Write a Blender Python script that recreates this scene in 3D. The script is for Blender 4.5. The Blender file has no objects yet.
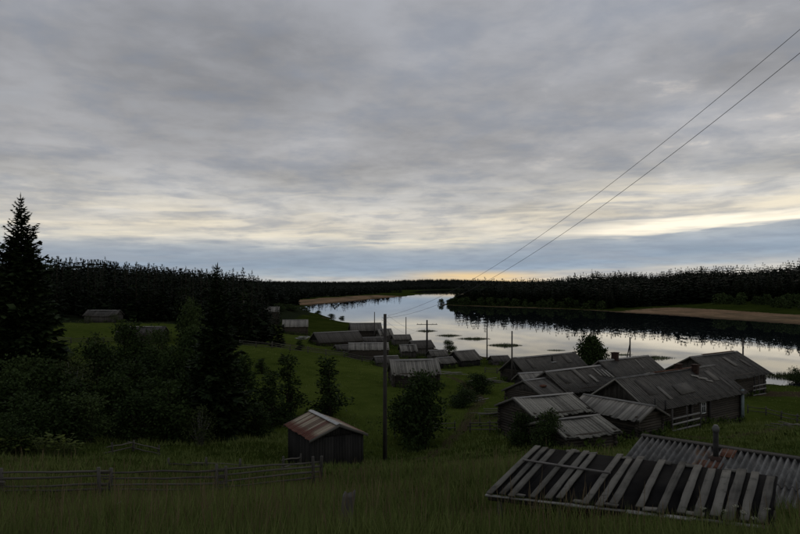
import bpy, math, random
import numpy as np
from mathutils import Vector, Matrix

random.seed(7)
R = np.random.default_rng(7)
scene = bpy.context.scene
COL = scene.collection

# ------------------------------------------------------------------ camera
CAM_Z = 18.0                      # the river lies at z = 0
cam_d = bpy.data.cameras.new('camera')
cam_d.sensor_width = 36.0
cam_d.lens = 36.0 * 650 / 800
cam_d.shift_y = 17.0 / 800
cam_d.clip_start = 0.1
cam_d.clip_end = 30000
cam = bpy.data.objects.new('camera', cam_d)
cam.location = (0, 0, CAM_Z)
cam.rotation_euler = (math.radians(90), 0, 0)
COL.objects.link(cam)
scene.camera = cam

# ------------------------------------------------------------------ world: dusk sky under broken cloud
SUN_EL, SUN_AZ = math.radians(15), math.radians(24)
world = bpy.data.worlds.new('World')
scene.world = world
world.use_nodes = True
NT = world.node_tree
NT.nodes.clear()


class G:
    """small helper to write node graphs"""
    def __init__(s, nt):
        s.nt = nt

    def n(s, typ, **kw):
        nd = s.nt.nodes.new(typ)
        ins = kw.pop('ins', {})
        for k, v in kw.items():
            setattr(nd, k, v)
        for k, v in ins.items():
            sock = nd.inputs[k]
            if isinstance(v, bpy.types.NodeSocket):
                s.nt.links.new(v, sock)
            else:
                sock.default_value = v
        return nd

    def math(s, op, a, b=0.0, c=0.0, clamp=False):
        nd = s.n('ShaderNodeMath', operation=op, use_clamp=clamp, ins={0: a, 1: b, 2: c})
        return nd.outputs[0]

    def vmath(s, op, a, b=(0, 0, 0)):
        return s.n('ShaderNodeVectorMath', operation=op, ins={0: a, 1: b}).outputs[0]

    def ramp(s, fac, stops, interp='LINEAR'):
        nd = s.n('ShaderNodeValToRGB', ins={0: fac})
        cr = nd.color_ramp
        cr.interpolation = interp
        while len(cr.elements) < len(stops):
            cr.elements.new(0.5)
        for e, (p, c) in zip(cr.elements, stops):
            e.position = p
            e.color = (*c, 1) if len(c) == 3 else c
        return nd.outputs[0]

    def mix(s, fac, a, b, blend='MIX'):
        nd = s.n('ShaderNodeMix', data_type='RGBA', blend_type=blend)
        for i, v in ((0, fac), (6, a), (7, b)):
            if isinstance(v, bpy.types.NodeSocket):
                s.nt.links.new(v, nd.inputs[i])
            else:
                nd.inputs[i].default_value = v if i == 0 else ((*v, 1) if len(v) == 3 else v)
        return nd.outputs[2]

    def noise(s, vec, scale, detail=4.0, rough=0.55, dist=0.0):
        return s.n('ShaderNodeTexNoise', ins={'Vector': vec, 'Scale': scale, 'Detail': detail,
                                              'Roughness': rough, 'Distortion': dist}).outputs[0]

    def mapr(s, v, a, b, c=0.0, d=1.0, smooth=False):
        return s.n('ShaderNodeMapRange', interpolation_type='SMOOTHSTEP' if smooth else 'LINEAR',
                   ins={0: v, 1: a, 2: b, 3: c, 4: d}).outputs[0]


def srgb(r, g, b):
    f = lambda c: (c / 255 / 12.92) if c / 255 <= 0.04045 else ((c / 255 + 0.055) / 1.055) ** 2.4
    return (f(r), f(g), f(b))


def build_sky():
    g = G(NT)
    tc = g.n('ShaderNodeTexCoord').outputs['Generated']
    d = g.vmath('NORMALIZE', tc)
    sep = g.n('ShaderNodeSeparateXYZ', ins={0: d})
    x, y, z = sep.outputs
    zc = g.math('MAXIMUM', z, 0.0)
    # a cloud deck seen in perspective
    den = g.math('ADD', zc, 0.10)
    px = g.math('DIVIDE', x, den)
    py = g.math('DIVIDE', y, den)
    qx = g.math('ADD', g.math('MULTIPLY', px, 1.05), g.math('MULTIPLY', py, 0.20))
    qy = g.math('ADD', py, g.math('MULTIPLY', px, -0.20))
    deck = g.n('ShaderNodeCombineXYZ', ins={0: qx, 1: qy, 2: 3.7}).outputs[0]
    n1 = g.noise(deck, 1.0, 5, 0.52, 0.15)                      # broad masses
    n2 = g.noise(g.vmath('ADD', deck, (13, 4, 2)), 3.2, 6, 0.57, 0.15)   # lumps
    # thin streaks close to the horizon: azimuth against elevation
    az = g.math('ARCTAN2', x, y)
    wob = g.math('MULTIPLY', g.math('SUBTRACT', g.noise(d, 3.0, 3), 0.5), 0.03)
    zz = g.math('ADD', g.math('ADD', z, wob), g.math('MULTIPLY', az, -0.028))
    st = g.n('ShaderNodeCombineXYZ', ins={0: g.math('MULTIPLY', az, 4.0), 1: g.math('MULTIPLY', zz, 60.0), 2: 1.3}).outputs[0]
    n3 = g.noise(st, 1.05, 4, 0.55, 0.35)
    # tilt the bands a little, as the deck's edge runs across the view
    el = g.math('ADD', z, g.math('MULTIPLY', g.math('SUBTRACT', n1, 0.5), 0.03))
    el = g.math('ADD', el, g.math('MULTIPLY', g.math('SUBTRACT', n3, 0.5), 0.012))
    tilt = g.math('MULTIPLY', g.math('MAXIMUM', g.math('SUBTRACT', az, 0.12), 0.0), -0.06)
    el = g.math('ADD', el, tilt)
    els = g.math('ADD', g.math('ADD', z, tilt), g.math('ADD', g.math('MULTIPLY', g.math('SUBTRACT', n1, 0.5), 0.012), g.math('MULTIPLY', g.math('SUBTRACT', n3, 0.5), 0.034)))
    cols = [(-0.02, (215, 205, 188)), (0.004, (204, 202, 196)), (0.012, (170, 181, 190)), (0.026, (148, 163, 179)),
            (0.044, (158, 169, 181)), (0.057, (172, 178, 183)), (0.067, (214, 210, 200)), (0.084, (222, 214, 198)),
            (0.105, (206, 202, 194)), (0.135, (184, 183, 181)), (0.18, (166, 166, 168)), (0.26, (158, 159, 163)),
            (0.36, (158, 160, 166)), (0.5, (152, 154, 160)), (0.9, (142, 144, 150))]
    lo, hi = -0.02, 0.9
    # a ramp cannot hold this span evenly, so use the square root of elevation
    t = g.math('POWER', g.mapr(el, lo, hi), 0.5)
    base = g.ramp(t, [(((e - lo) / (hi - lo)) ** 0.5, srgb(*c)) for e, c in cols])
    # light and dark lumps
    mod = g.mapr(g.math('ADD', g.math('MULTIPLY', n1, 0.66), g.math('MULTIPLY', n2, 0.34)), 0.34, 0.66, 0.68, 1.32)
    amp = g.mapr(z, 0.05, 0.13, 0.35, 1.0)
    modm = g.math('ADD', g.math('MULTIPLY', g.math('SUBTRACT', mod, 1.0), amp), 1.0)
    c = g.mix(1.0, base, g.n('ShaderNodeCombineXYZ', ins={0: modm, 1: modm, 2: modm}).outputs[0], 'MULTIPLY')
    # bluish shade in the hollows of the deck
    c = g.mix(g.mapr(n2, 0.52, 0.36, 0.0, 0.30), c, srgb(142, 153, 171))
    # streaks
    band = g.math('MULTIPLY', g.mapr(el, 0.05, 0.068, 0, 1, True), g.mapr(el, 0.165, 0.09, 0, 1, True))
    sgap = g.math('MULTIPLY', g.mapr(n3, 0.5, 0.66, 0, 1, True), band)
    sgap = g.math('MULTIPLY', sgap, g.mapr(az, -0.55, 0.15, 0.6, 1.0))
    c = g.mix(g.math('MULTIPLY', sgap, 0.66), c, srgb(250, 238, 212))
    sdark = g.math('MULTIPLY', g.mapr(n3, 0.5, 0.34, 0, 1, True), g.mapr(el, 0.16, 0.085, 0, 1))
    c = g.mix(g.math('MULTIPLY', sdark, 0.42), c, srgb(156, 162, 171))
    # the bright slit where the deck ends, strongest on the sun's side
    sunside = g.mapr(az, 0.10, 0.5, 0, 1, True)
    sunback = g.mapr(g.math('ABSOLUTE', g.math('SUBTRACT', az, SUN_AZ)), 1.2, 0.35, 0, 1, True)
    slit = g.math('SUBTRACT', 1.0, g.math('ABSOLUTE', g.math('DIVIDE', g.math('SUBTRACT', els, 0.0655), 0.0098)))
    slit = g.math('MULTIPLY', g.math('MAXIMUM', slit, 0.0), g.math('MULTIPLY', sunside, sunback))
    c = g.mix(g.math('MULTIPLY', slit, 1.5, clamp=True), c, (1.15, 1.04, 0.84))
    # yellow glow low over the far bank
    gl = g.math('MULTIPLY', g.mapr(z, 0.024, 0.010, 0, 1, True),
                g.mapr(g.math('ABSOLUTE', g.math('SUBTRACT', az, 0.115)), 0.16, 0.02, 0, 0.85, True))
    c = g.mix(g.math('MULTIPLY', gl, g.mapr(n3, 0.3, 0.55, 0.55, 1.0)), c, srgb(255, 217, 150))
    # the clear sky behind, seen through thin places
    sky = g.n('ShaderNodeTexSky', sky_type='NISHITA', sun_disc=False, sun_elevation=SUN_EL, sun_rotation=SUN_AZ)
    thin = g.math('MULTIPLY', g.mapr(n2, 0.58, 0.74, 0, 0.12, True), g.mapr(z, 0.1, 0.2))
    c10 = g.mix(1.0, c, (10, 10, 10), 'MULTIPLY')
    c10 = g.mix(thin, c10, g.mix(1.0, sky.outputs[0], (0.5, 0.5, 0.5), 'MULTIPLY'))
    bg = g.n('ShaderNodeBackground', ins={'Color': c10, 'Strength': SKY_STRENGTH})
    out = g.n('ShaderNodeOutputWorld', ins={'Surface': bg.outputs[0]})


SKY_STRENGTH = 0.1
build_sky()

sun_d = bpy.data.lights.new('sun', 'SUN')
sun_d.energy = 0.15
sun_d.angle = math.radians(10)
sun_d.color = (1.0, 0.86, 0.66)
sun = bpy.data.objects.new('sun', sun_d)
sv = Vector((math.sin(SUN_AZ) * math.cos(SUN_EL), math.cos(SUN_AZ) * math.cos(SUN_EL), math.sin(SUN_EL)))
sun.rotation_euler = sv.to_track_quat('Z', 'Y').to_euler()
COL.objects.link(sun)

scene.view_settings.view_transform = 'Standard'
scene.view_settings.look = 'None'
scene.view_settings.exposure = 0.0
scene.view_settings.gamma = 1.0
scene.view_settings.use_curve_mapping = False
scene.cycles.max_bounces = 5
scene.cycles.diffuse_bounces = 2
scene.cycles.glossy_bounces = 3
scene.cycles.caustics_reflective = False
scene.cycles.caustics_refractive = False

# ------------------------------------------------------------------ helpers: objects and meshes


def link(name, data, parent=None, loc=None, rotz=None):
    o = bpy.data.objects.new(name, data)
    COL.objects.link(o)
    if parent is not None:
        o.parent = parent
    if loc is not None:
        o.location = loc
    if rotz is not None:
        o.rotation_euler = (0, 0, rotz)
    return o


def tag(o, label=None, cat=None, group=None, kind=None):
    if label:
        o['label'] = label
    if cat:
        o['category'] = cat
    if group:
        o['group'] = group
    if kind:
        o['kind'] = kind
    return o


def thing(name, label, cat, loc, rotz=0.0, group=None):
    o = link(name, None, None, loc, rotz)
    o.empty_display_size = 0.3
    return tag(o, label, cat, group)


def mesh_np(name, V, F, mat, tint=None, smooth=False, extra=None):
    """V (n,3), F list of arrays (m,3)/(m,4) of vertex indices"""
    me = bpy.data.meshes.new(name)
    if not isinstance(F, list):
        F = [F]
    F = [np.asarray(f, dtype=np.int32) for f in F if len(f)]
    V = np.asarray(V, dtype=np.float32)
    me.vertices.add(len(V))
    me.vertices.foreach_set('co', V.ravel())
    nl = sum(f.size for f in F)
    npoly = sum(len(f) for f in F)
    me.loops.add(nl)
    me.loops.foreach_set('vertex_index', np.concatenate([f.ravel() for f in F]))
    tot = np.concatenate([np.full(len(f), f.shape[1], dtype=np.int32) for f in F])
    me.polygons.add(npoly)
    me.polygons.foreach_set('loop_start', np.concatenate([[0], np.cumsum(tot)[:-1]]).astype(np.int32))
    if smooth:
        me.polygons.foreach_set('use_smooth', np.ones(npoly, dtype=bool))
    me.update(calc_edges=True)
    if tint is not None:
        a = me.attributes.new('tint', 'FLOAT', 'POINT')
        a.data.foreach_set('value', np.asarray(tint, dtype=np.float32))
    for k, v in (extra or {}).items():
        a = me.attributes.new(k, 'FLOAT', 'POINT')
        a.data.foreach_set('value', np.asarray(v, dtype=np.float32))
    me.materials.append(mat)
    return me


class MB:
    """collects boxes, tubes and faces for ONE mesh"""
    def __init__(s):
        s.v, s.q, s.t, s.tint = [], [], [], []
        s.n = 0

    def add(s, V, quads=(), tris=(), tint=None):
        V = np.asarray(V, dtype=float)
        s.v.append(V)
        if len(quads):
            s.q.append(np.asarray(quads) + s.n)
        if len(tris):
            s.t.append(np.asarray(tris) + s.n)
        s.tint.append(np.full(len(V), random.random() if tint is None else tint))
        s.n += len(V)

    BOXQ = [(0, 3, 2, 1), (4, 5, 6, 7), (0, 1, 5, 4), (1, 2, 6, 5), (2, 3, 7, 6), (3, 0, 4, 7)]

    def obox(s, o, ax, ay, az, tint=None, jit=0.0):
        o, ax, ay, az = (np.array(a, dtype=float) for a in (o, ax, ay, az))
        V = np.array([o, o + ax, o + ax + ay, o + ay, o + az, o + ax + az, o + ax + ay + az, o + ay + az])
        if jit:
            V += R.uniform(-jit, jit, V.shape)
        s.add(V, s.BOXQ, tint=tint)
        return s

    def box(s, x0, y0, z0, x1, y1, z1, tint=None, jit=0.0):
        return s.obox((x0, y0, z0), (x1 - x0, 0, 0), (0, y1 - y0, 0), (0, 0, z1 - z0), tint, jit)

    def tube(s, pts, rad, k=8, tint=None, wob=0.0):
        pts = np.array(pts, dtype=float)
        m = len(pts)
        rad = np.broadcast_to(np.array(rad, dtype=float), (m,))
        tang = np.gradient(pts, axis=0)
        tang /= np.linalg.norm(tang, axis=1)[:, None] + 1e-9
        ref = np.array([0, 0, 1.0]) if abs(tang[0, 2]) < 0.9 else np.array([1.0, 0, 0])
        A = np.cross(tang, ref)
        A /= np.linalg.norm(A, axis=1)[:, None] + 1e-9
        B = np.cross(tang, A)
        a = np.linspace(0, 2 * np.pi, k, endpoint=False)
        rr = rad[:, None] * (1 + (R.uniform(-wob, wob, (m, k)) if wob else 0))
        V = pts[:, None, :] + rr[..., None] * (np.cos(a)[None, :, None] * A[:, None, :] + np.sin(a)[None, :, None] * B[:, None, :])
        V = V.reshape(-1, 3)
        quads = [(i * k + j, (i + 1) * k + j, (i + 1) * k + (j + 1) % k, i * k + (j + 1) % k) for i in range(m - 1) for j in range(k)]
        V = np.vstack([V, pts[0], pts[-1]])
        c0, c1 = m * k, m * k + 1
        tris = [(c0, j, (j + 1) % k) for j in range(k)] + [(c1, (m - 1) * k + (j + 1) % k, (m - 1) * k + j) for j in range(k)]
        s.add(V, quads, tris, tint)
        return s

    def mesh(s, name, mat, smooth=False):
        F = []
        if s.q:
            F.append(np.vstack(s.q))
        if s.t:
            F.append(np.vstack(s.t))
        return mesh_np(name, np.vstack(s.v), F, mat, np.concatenate(s.tint), smooth)

    def build(s, name, mat, parent=None, loc=None, smooth=False):
        return link(name, s.mesh(name, mat, smooth), parent, loc)


def kites(P, D, S, L, W, mid=0.45):
    """leaf-shaped quads: base P, direction D, side S, length L, width W"""
    L = np.asarray(L)[:, None]
    W = np.asarray(W)[:, None]
    a = P
    b = P + D * L * mid + S * W * 0.5
    c = P + D * L
    e = P + D * L * mid - S * W * 0.5
    V = np.stack([a, b, c, e], axis=1).reshape(-1, 3)
    F = np.arange(len(P) * 4, dtype=np.int32).reshape(-1, 4)
    return V, F


def unit(v):
    return v / (np.linalg.norm(v, axis=-1, keepdims=True) + 1e-9)


def smooth(a, b, x):
    t = np.clip((x - a) / (b - a), 0, 1)
    return t * t * (3 - 2 * t)

# ------------------------------------------------------------------ materials


def new_mat(name, rough=0.8, spec=0.25):
    m = bpy.data.materials.new(name)
    m.use_nodes = True
    nt = m.node_tree
    nt.nodes.clear()
    g = G(nt)
    b = g.n('ShaderNodeBsdfPrincipled')
    b.inputs['Roughness'].default_value = rough
    b.inputs['Specular IOR Level'].default_value = spec
    g.n('ShaderNodeOutputMaterial', ins={'Surface': b.outputs[0]})
    return m, g, b


def attr(g, name='tint'):
    return g.n('ShaderNodeAttribute', attribute_name=name).outputs['Fac']


def bump(g, b, h, strength=0.4, dist=0.02):
    bp = g.n('ShaderNodeBump', ins={'Strength': strength, 'Distance': dist, 'Height': h})
    g.nt.links.new(bp.outputs[0], b.inputs['Normal'])


def wood(name, dark, light, axis=1, rough=0.82, lichen=None, stain=0.5, tw=0.42):
    """weathered timber; axis is the grain direction in object space"""
    m, g, b = new_mat(name, rough)
    co = g.n('ShaderNodeTexCoord').outputs['Object']
    sc = [22.0, 22.0, 22.0]
    sc[axis] = 1.3
    grain = g.noise(g.vmath('MULTIPLY', co, tuple(sc)), 1.0, 5, 0.6, 0.4)
    blot = g.noise(co, 1.7, 4, 0.6)
    oi = g.n('ShaderNodeObjectInfo').outputs['Random']
    t = g.math('ADD', g.math('MULTIPLY', grain, 0.55), g.math('ADD', g.math('MULTIPLY', attr(g), tw), 0.21 - tw / 2))
    t = g.math('ADD', t, g.math('MULTIPLY', g.math('SUBTRACT', oi, 0.5), 0.22))
    t = g.math('ADD', t, g.math('MULTIPLY', g.math('SUBTRACT', blot, 0.5), stain))
    c = g.ramp(g.mapr(t, 0.15, 0.85), [(0, dark), (0.45, tuple((a + 1.2 * e) / 2.2 for a, e in zip(dark, light))), (1, light)])
    if lichen:
        c = g.mix(g.mapr(g.noise(co, 5.0, 5, 0.65), 0.56, 0.68, 0, 0.75), c, lichen)
    g.nt.links.new(c, b.inputs['Base Color'])
    bump(g, b, grain, 0.5, 0.012)
    return m


def leaf_mat(name, dark, light, rough=0.7):
    m, g, b = new_mat(name, rough, 0.05)
    oi = g.n('ShaderNodeObjectInfo').outputs['Random']
    t = g.math('ADD', g.math('MULTIPLY', attr(g), 0.8), g.math('MULTIPLY', oi, 0.25))
    c = g.ramp(t, [(0, dark), (1, light)])
    g.nt.links.new(c, b.inputs['Base Color'])
    return m


def flat(name, col, rough=0.7, var=0.3, scale=3.0, metal=0.0, bumps=0.3):
    m, g, b = new_mat(name, rough)
    co = g.n('ShaderNodeTexCoord').outputs['Object']
    n = g.noise(co, scale, 5, 0.6)
    lo = tuple(c * (1 - var) for c in col)
    hi = tuple(c * (1 + var) for c in col)
    c = g.ramp(g.mapr(n, 0.3, 0.7), [(0, lo), (1, hi)])
    g.nt.links.new(c, b.inputs['Base Color'])
    b.inputs['Metallic'].default_value = metal
    bump(g, b, n, bumps, 0.01)
    return m


M = {}
M['roof_grey'] = wood('roof_boards_grey', (0.042, 0.039, 0.034), (0.155, 0.145, 0.125), 1)
M['roof_pale'] = wood('roof_boards_pale', (0.075, 0.071, 0.063), (0.29, 0.275, 0.24), 1)
M['roof_felt_board'] = wood('grey_cleft_boards', (0.010, 0.0095, 0.008), (0.165, 0.157, 0.135), 1, lichen=(0.024, 0.023, 0.019), stain=0.8)
M['roof_mossy'] = wood('roof_boards_mossy', (0.06, 0.057, 0.05), (0.29, 0.28, 0.24), 1, lichen=(0.035, 0.036, 0.026))
M['roof_tar'] = wood('roof_tarred_boards', (0.02, 0.0185, 0.016), (0.085, 0.08, 0.07), 1, stain=1.1, tw=0.16)
M['roof_dark'] = wood('roof_boards_dark', (0.024, 0.022, 0.019), (0.085, 0.078, 0.068), 1)
M['board_x'] = wood('weathered_board_along', (0.09, 0.088, 0.082), (0.33, 0.32, 0.30), 0)
M['log'] = wood('log_timber', (0.014, 0.012, 0.0095), (0.072, 0.06, 0.046), 0)
M['log_y'] = wood('log_timber_cross', (0.014, 0.012, 0.0095), (0.072, 0.06, 0.046), 1)
M['log_warm'] = wood('log_timber_warm', (0.07, 0.055, 0.042), (0.22, 0.175, 0.13), 1)
M['plank_z'] = wood('plank_upright', (0.007, 0.0068, 0.006), (0.03, 0.028, 0.025), 2)
M['plank_grey'] = wood('plank_upright_grey', (0.03, 0.027, 0.023), (0.115, 0.105, 0.092), 2)
M['post'] = wood('post_timber', (0.022, 0.02, 0.017), (0.10, 0.093, 0.08), 2, lichen=(0.06, 0.064, 0.05))
M['rail'] = wood('rail_timber', (0.026, 0.023, 0.019), (0.12, 0.11, 0.092), 0)
M['pole'] = wood('utility_pole_timber', (0.018, 0.016, 0.014), (0.07, 0.064, 0.057), 2)
M['felt'] = flat('roofing_felt', (0.011, 0.0105, 0.0105), 0.97, 0.45, 2.2)
M['felt'].node_tree.nodes['Principled BSDF'].inputs['Specular IOR Level'].default_value = 0.05
M['brick'] = flat('dark_brick', (0.045, 0.026, 0.02), 0.9, 0.45, 6)
M['brick_red'] = flat('red_brick', (0.36, 0.13, 0.07), 0.85, 0.35, 8)
M['white_paint'] = flat('white_paint', (0.55, 0.56, 0.55), 0.6, 0.15, 6)
M['blue_paint'] = flat('pale_blue_paint', (0.13, 0.165, 0.17), 0.7, 0.25, 4)
M['pipe'] = flat('sooty_steel_pipe', (0.022, 0.021, 0.02), 0.7, 0.5, 6, 0.1)
M['rust_ridge'] = flat('rusty_ridge_metal', (0.10, 0.042, 0.024), 0.9, 0.5, 7)
M['tin'] = flat('pale_tin', (0.42, 0.42, 0.41), 0.5, 0.25, 4, 0.3)
M['wire'] = flat('wire', (0.05, 0.05, 0.052), 0.6, 0.1, 1)
M['cap'] = flat('grey_metal_cap', (0.09, 0.09, 0.087), 0.6, 0.3, 8)
M['china'] = flat('insulator_china', (0.5, 0.5, 0.48), 0.3, 0.1, 1)
M['dead_wood'] = flat('dead_grey_wood', (0.16, 0.15, 0.14), 0.9, 0.3, 5)
M['bark'] = flat('bark', (0.045, 0.036, 0.028), 0.95, 0.45, 9)
M['bark_birch'] = flat('birch_bark', (0.22, 0.21, 0.19), 0.9, 0.5, 9)
M['spruce'] = leaf_mat('spruce_needles', (0.008, 0.015, 0.006), (0.030, 0.046, 0.016))
M['spruce_mid'] = leaf_mat('forest_spruce_needles', (0.0045, 0.008, 0.004), (0.0155, 0.024, 0.009))
M['spruce_far'] = leaf_mat('far_spruce_needles', (0.0045, 0.007, 0.0045), (0.012, 0.018, 0.009))
M['willow'] = leaf_mat('willow_leaves', (0.017, 0.028, 0.009), (0.052, 0.076, 0.023))
M['alder'] = leaf_mat('alder_leaves', (0.011, 0.020, 0.006), (0.036, 0.057, 0.016))
M['loose'] = leaf_mat('rowan_leaves', (0.016, 0.024, 0.008), (0.056, 0.07, 0.024))
M['burdock'] = leaf_mat('burdock_leaves', (0.03, 0.045, 0.009), (0.085, 0.105, 0.02))
M['grass'] = leaf_mat('meadow_grass', (0.044, 0.074, 0.015), (0.195, 0.22, 0.07))
M['straw'] = leaf_mat('seed_straw', (0.06, 0.045, 0.024), (0.2, 0.15, 0.085))
M['weed'] = leaf_mat('weed_leaves', (0.022, 0.04, 0.009), (0.085, 0.12, 0.028))
M['reed'] = leaf_mat('reed_blades', (0.028, 0.040, 0.016), (0.07, 0.085, 0.035))
M['flower'] = flat('white_umbel', (0.36, 0.36, 0.28), 0.8, 0.1, 6)
M['stem'] = flat('green_stem', (0.07, 0.09, 0.03), 0.8, 0.2, 6)

m, g, b = new_mat('window_glass', 0.08, 0.5)
b.inputs['Base Color'].default_value = (0.02, 0.022, 0.025, 1)
M['glass'] = m


def slate_mat():
    m, g, b = new_mat('asbestos_slate', 0.85)
    co = g.n('ShaderNodeTexCoord').outputs['Object']
    n = g.noise(co, 3.0, 6, 0.62)
    oi = g.n('ShaderNodeObjectInfo').outputs['Random']
    t = g.math('ADD', n, g.math('MULTIPLY', g.math('SUBTRACT', oi, 0.5), 0.18))
    c = g.ramp(g.mapr(t, 0.28, 0.72), [(0, (0.06, 0.059, 0.055)), (0.5, (0.135, 0.133, 0.126)), (1, (0.22, 0.217, 0.205))])
    c = g.mix(g.mapr(g.noise(co, 11, 5, 0.7), 0.57, 0.7, 0, 0.7), c, (0.05, 0.052, 0.042))
    g.nt.links.new(c, b.inputs['Base Color'])
    bump(g, b, n, 0.3, 0.01)
    return m


def rust_slate_mat():
    """slate below the stove pipe, run with rust"""
    m, g, b = new_mat('rust_stained_slate', 0.85)
    co = g.n('ShaderNodeTexCoord').outputs['Object']
    n = g.noise(co, 3.0, 6, 0.62)
    c = g.ramp(g.mapr(n, 0.28, 0.72), [(0, (0.09, 0.085, 0.08)), (1, (0.22, 0.215, 0.205))])
    r = g.noise(g.vmath('MULTIPLY', co, (9, 1.6, 1)), 1.2, 5, 0.6)
    c = g.mix(g.mapr(r, 0.5, 0.62, 0, 0.85), c, g.ramp(g.mapr(n, 0.3, 0.7), [(0, (0.08, 0.034, 0.014)), (1, (0.27, 0.14, 0.05))]))
    g.nt.links.new(c, b.inputs['Base Color'])
    bump(g, b, n, 0.3, 0.01)
    return m


def tin_roof_mat():
    """painted sheet metal gone to rust: each sheet in its own shade"""
    m, g, b = new_mat('rusting_sheet_roof', 0.7)
    co = g.n('ShaderNodeTexCoord').outputs['Object']
    oi = g.n('ShaderNodeObjectInfo').outputs['Random']
    n = g.noise(co, 4.0, 5, 0.65)
    base = g.ramp(attr(g), [(0, (0.23, 0.175, 0.125)), (0.25, (0.33, 0.285, 0.205)), (0.45, (0.13, 0.09, 0.06)),
                       (0.56, (0.26, 0.21, 0.145)), (0.76, (0.12, 0.055, 0.036)), (0.86, (0.30, 0.255, 0.185))], 'CONSTANT')
    sep = g.n('ShaderNodeSeparateXYZ', ins={0: co})
    low = g.mapr(g.math('ADD', sep.outputs[1], g.math('MULTIPLY', n, 0.9)), 1.75, 2.15, 0, 1)
    rust = g.ramp(n, [(0.3, (0.07, 0.022, 0.015)), (0.7, (0.17, 0.05, 0.03))])
    c = g.mix(g.math('MULTIPLY', low, 0.9), base, rust)
    c = g.mix(g.mapr(n, 0.58, 0.7, 0, 0.5), c, (0.13, 0.08, 0.05))
    g.nt.links.new(c, b.inputs['Base Color'])
    bump(g, b, n, 0.2, 0.01)
    return m


M['slate'] = slate_mat()
M['slate_rust'] = rust_slate_mat()
M['tin_rust'] = tin_roof_mat()


def ground_mat():
    m, g, b = new_mat('meadow_ground', 1.0, 0.0)
    co = g.n('ShaderNodeTexCoord').outputs['Object']
    n = g.noise(co, 0.05, 5, 0.6)
    n2 = g.noise(co, 0.45, 6, 0.65)
    n3 = g.noise(co, 5.0, 6, 0.7)
    t = g.math('ADD', g.math('MULTIPLY', n, 0.4), g.math('ADD', g.math('MULTIPLY', n2, 0.35), g.math('MULTIPLY', n3, 0.25)))
    c = g.ramp(g.mapr(t, 0.33, 0.67), [(0, (0.010, 0.015, 0.003)), (0.5, (0.025, 0.036, 0.0068)), (1, (0.050, 0.058, 0.013))])
    mow = attr(g, 'mown')
    c = g.mix(g.math('MULTIPLY', mow, 0.75), c, g.ramp(g.mapr(t, 0.35, 0.65), [(0, (0.036, 0.056, 0.009)), (1, (0.092, 0.115, 0.024))]))
    sand = g.ramp(g.mapr(g.math('ADD', g.math('MULTIPLY', n, 0.5), g.math('MULTIPLY', n2, 0.5)), 0.36, 0.64),
                  [(0, (0.14, 0.095, 0.06)), (0.6, (0.25, 0.165, 0.10)), (1, (0.31, 0.21, 0.135))])
    big = g.noise(g.vmath('MULTIPLY', co, (0.05, 0.012, 1)), 1.0, 5, 0.65)
    sand = g.mix(g.mapr(big, 0.48, 0.62, 0, 0.7), sand, (0.085, 0.075, 0.045))
    sand = g.mix(g.mapr(g.n('ShaderNodeSeparateXYZ', ins={0: co}).outputs[2], 0.35, 0.08, 0, 0.7), sand, (0.06, 0.045, 0.032))
    s = g.mapr(g.math('ADD', attr(g, 'sand'), g.math('MULTIPLY', g.math('SUBTRACT', g.math('ADD', g.math('MULTIPLY', n2, 0.5), g.math('MULTIPLY', big, 0.5)), 0.5), 1.1)), 0.42, 0.58)
    c = g.mix(s, c, sand)
    w = g.mapr(g.math('ADD', attr(g, 'wood'), g.math('MULTIPLY', g.math('SUBTRACT', n2, 0.5), 0.5)), 0.4, 0.6)
    c = g.mix(w, c, g.ramp(n3, [(0.3, (0.010, 0.014, 0.008)), (0.7, (0.026, 0.032, 0.016))]))
    dirt = g.mapr(g.math('ADD', attr(g, 'dirt'), g.math('MULTIPLY', g.math('SUBTRACT', n2, 0.5), 0.6)), 0.4, 0.65)
    c = g.mix(dirt, c, g.ramp(n3, [(0.3, (0.035, 0.028, 0.017)), (0.7, (0.075, 0.058, 0.036))]))
    g.nt.links.new(c, b.inputs['Base Color'])
    bump(g, b, g.math('ADD', n3, g.math('MULTIPLY', n2, 2)), 0.5, 0.08)
    return m


def water_mat():
    m, g, b = new_mat('river_water', 0.008, 0.5)
    b.inputs['IOR'].default_value = 1.333
    b.inputs['Base Color'].default_value = (0.010, 0.014, 0.016, 1)
    co = g.n('ShaderNodeTexCoord').outputs['Object']
    v = g.vmath('MULTIPLY', co, (0.35, 1.0, 1.0))
    big = g.noise(g.vmath('MULTIPLY', co, (0.012, 0.03, 1)), 1.0, 3, 0.5)
    n = g.math('ADD', g.noise(v, 0.5, 3, 0.5), g.math('MULTIPLY', g.noise(v, 2.2, 2, 0.5), 0.25))
    n = g.math('MULTIPLY', n, g.mapr(big, 0.4, 0.62, 0.3, 1.0))
    bump(g, b, n, 0.022, 0.10)
    return m


M['ground'] = ground_mat()
M['water'] = water_mat()

# ------------------------------------------------------------------ terrain
NEAR_SHORE = [(520, -260), (300, -60), (190, 30), (120, 82), (92, 100), (66, 115), (53, 124), (42, 136), (28, 150), (17, 172),
              (9, 190), (2, 212), (-9, 250), (-20, 292), (-34, 318), (-42, 326), (-36, 336), (-28, 343), (-44, 352), (-60, 372),
              (-66, 420), (-72, 480), (-75, 557), (-56, 632), (-30, 780), (0, 900), (34, 1114), (69, 1206), (40, 1290), (20, 1420), (62, 1720), (420, 2700)]
FAR_SHORE = [(640, 2500), (340, 1750), (205, 1200), (112, 800), (62, 640), (40, 585), (34, 557), (48, 533), (97, 487), (133, 433), (146, 392),
             (160, 352), (172, 300), (176, 262), (192, 205), (240, 140), (340, 70), (620, -60)]
POLY = np.array(NEAR_SHORE + FAR_SHORE, dtype=float)


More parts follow.
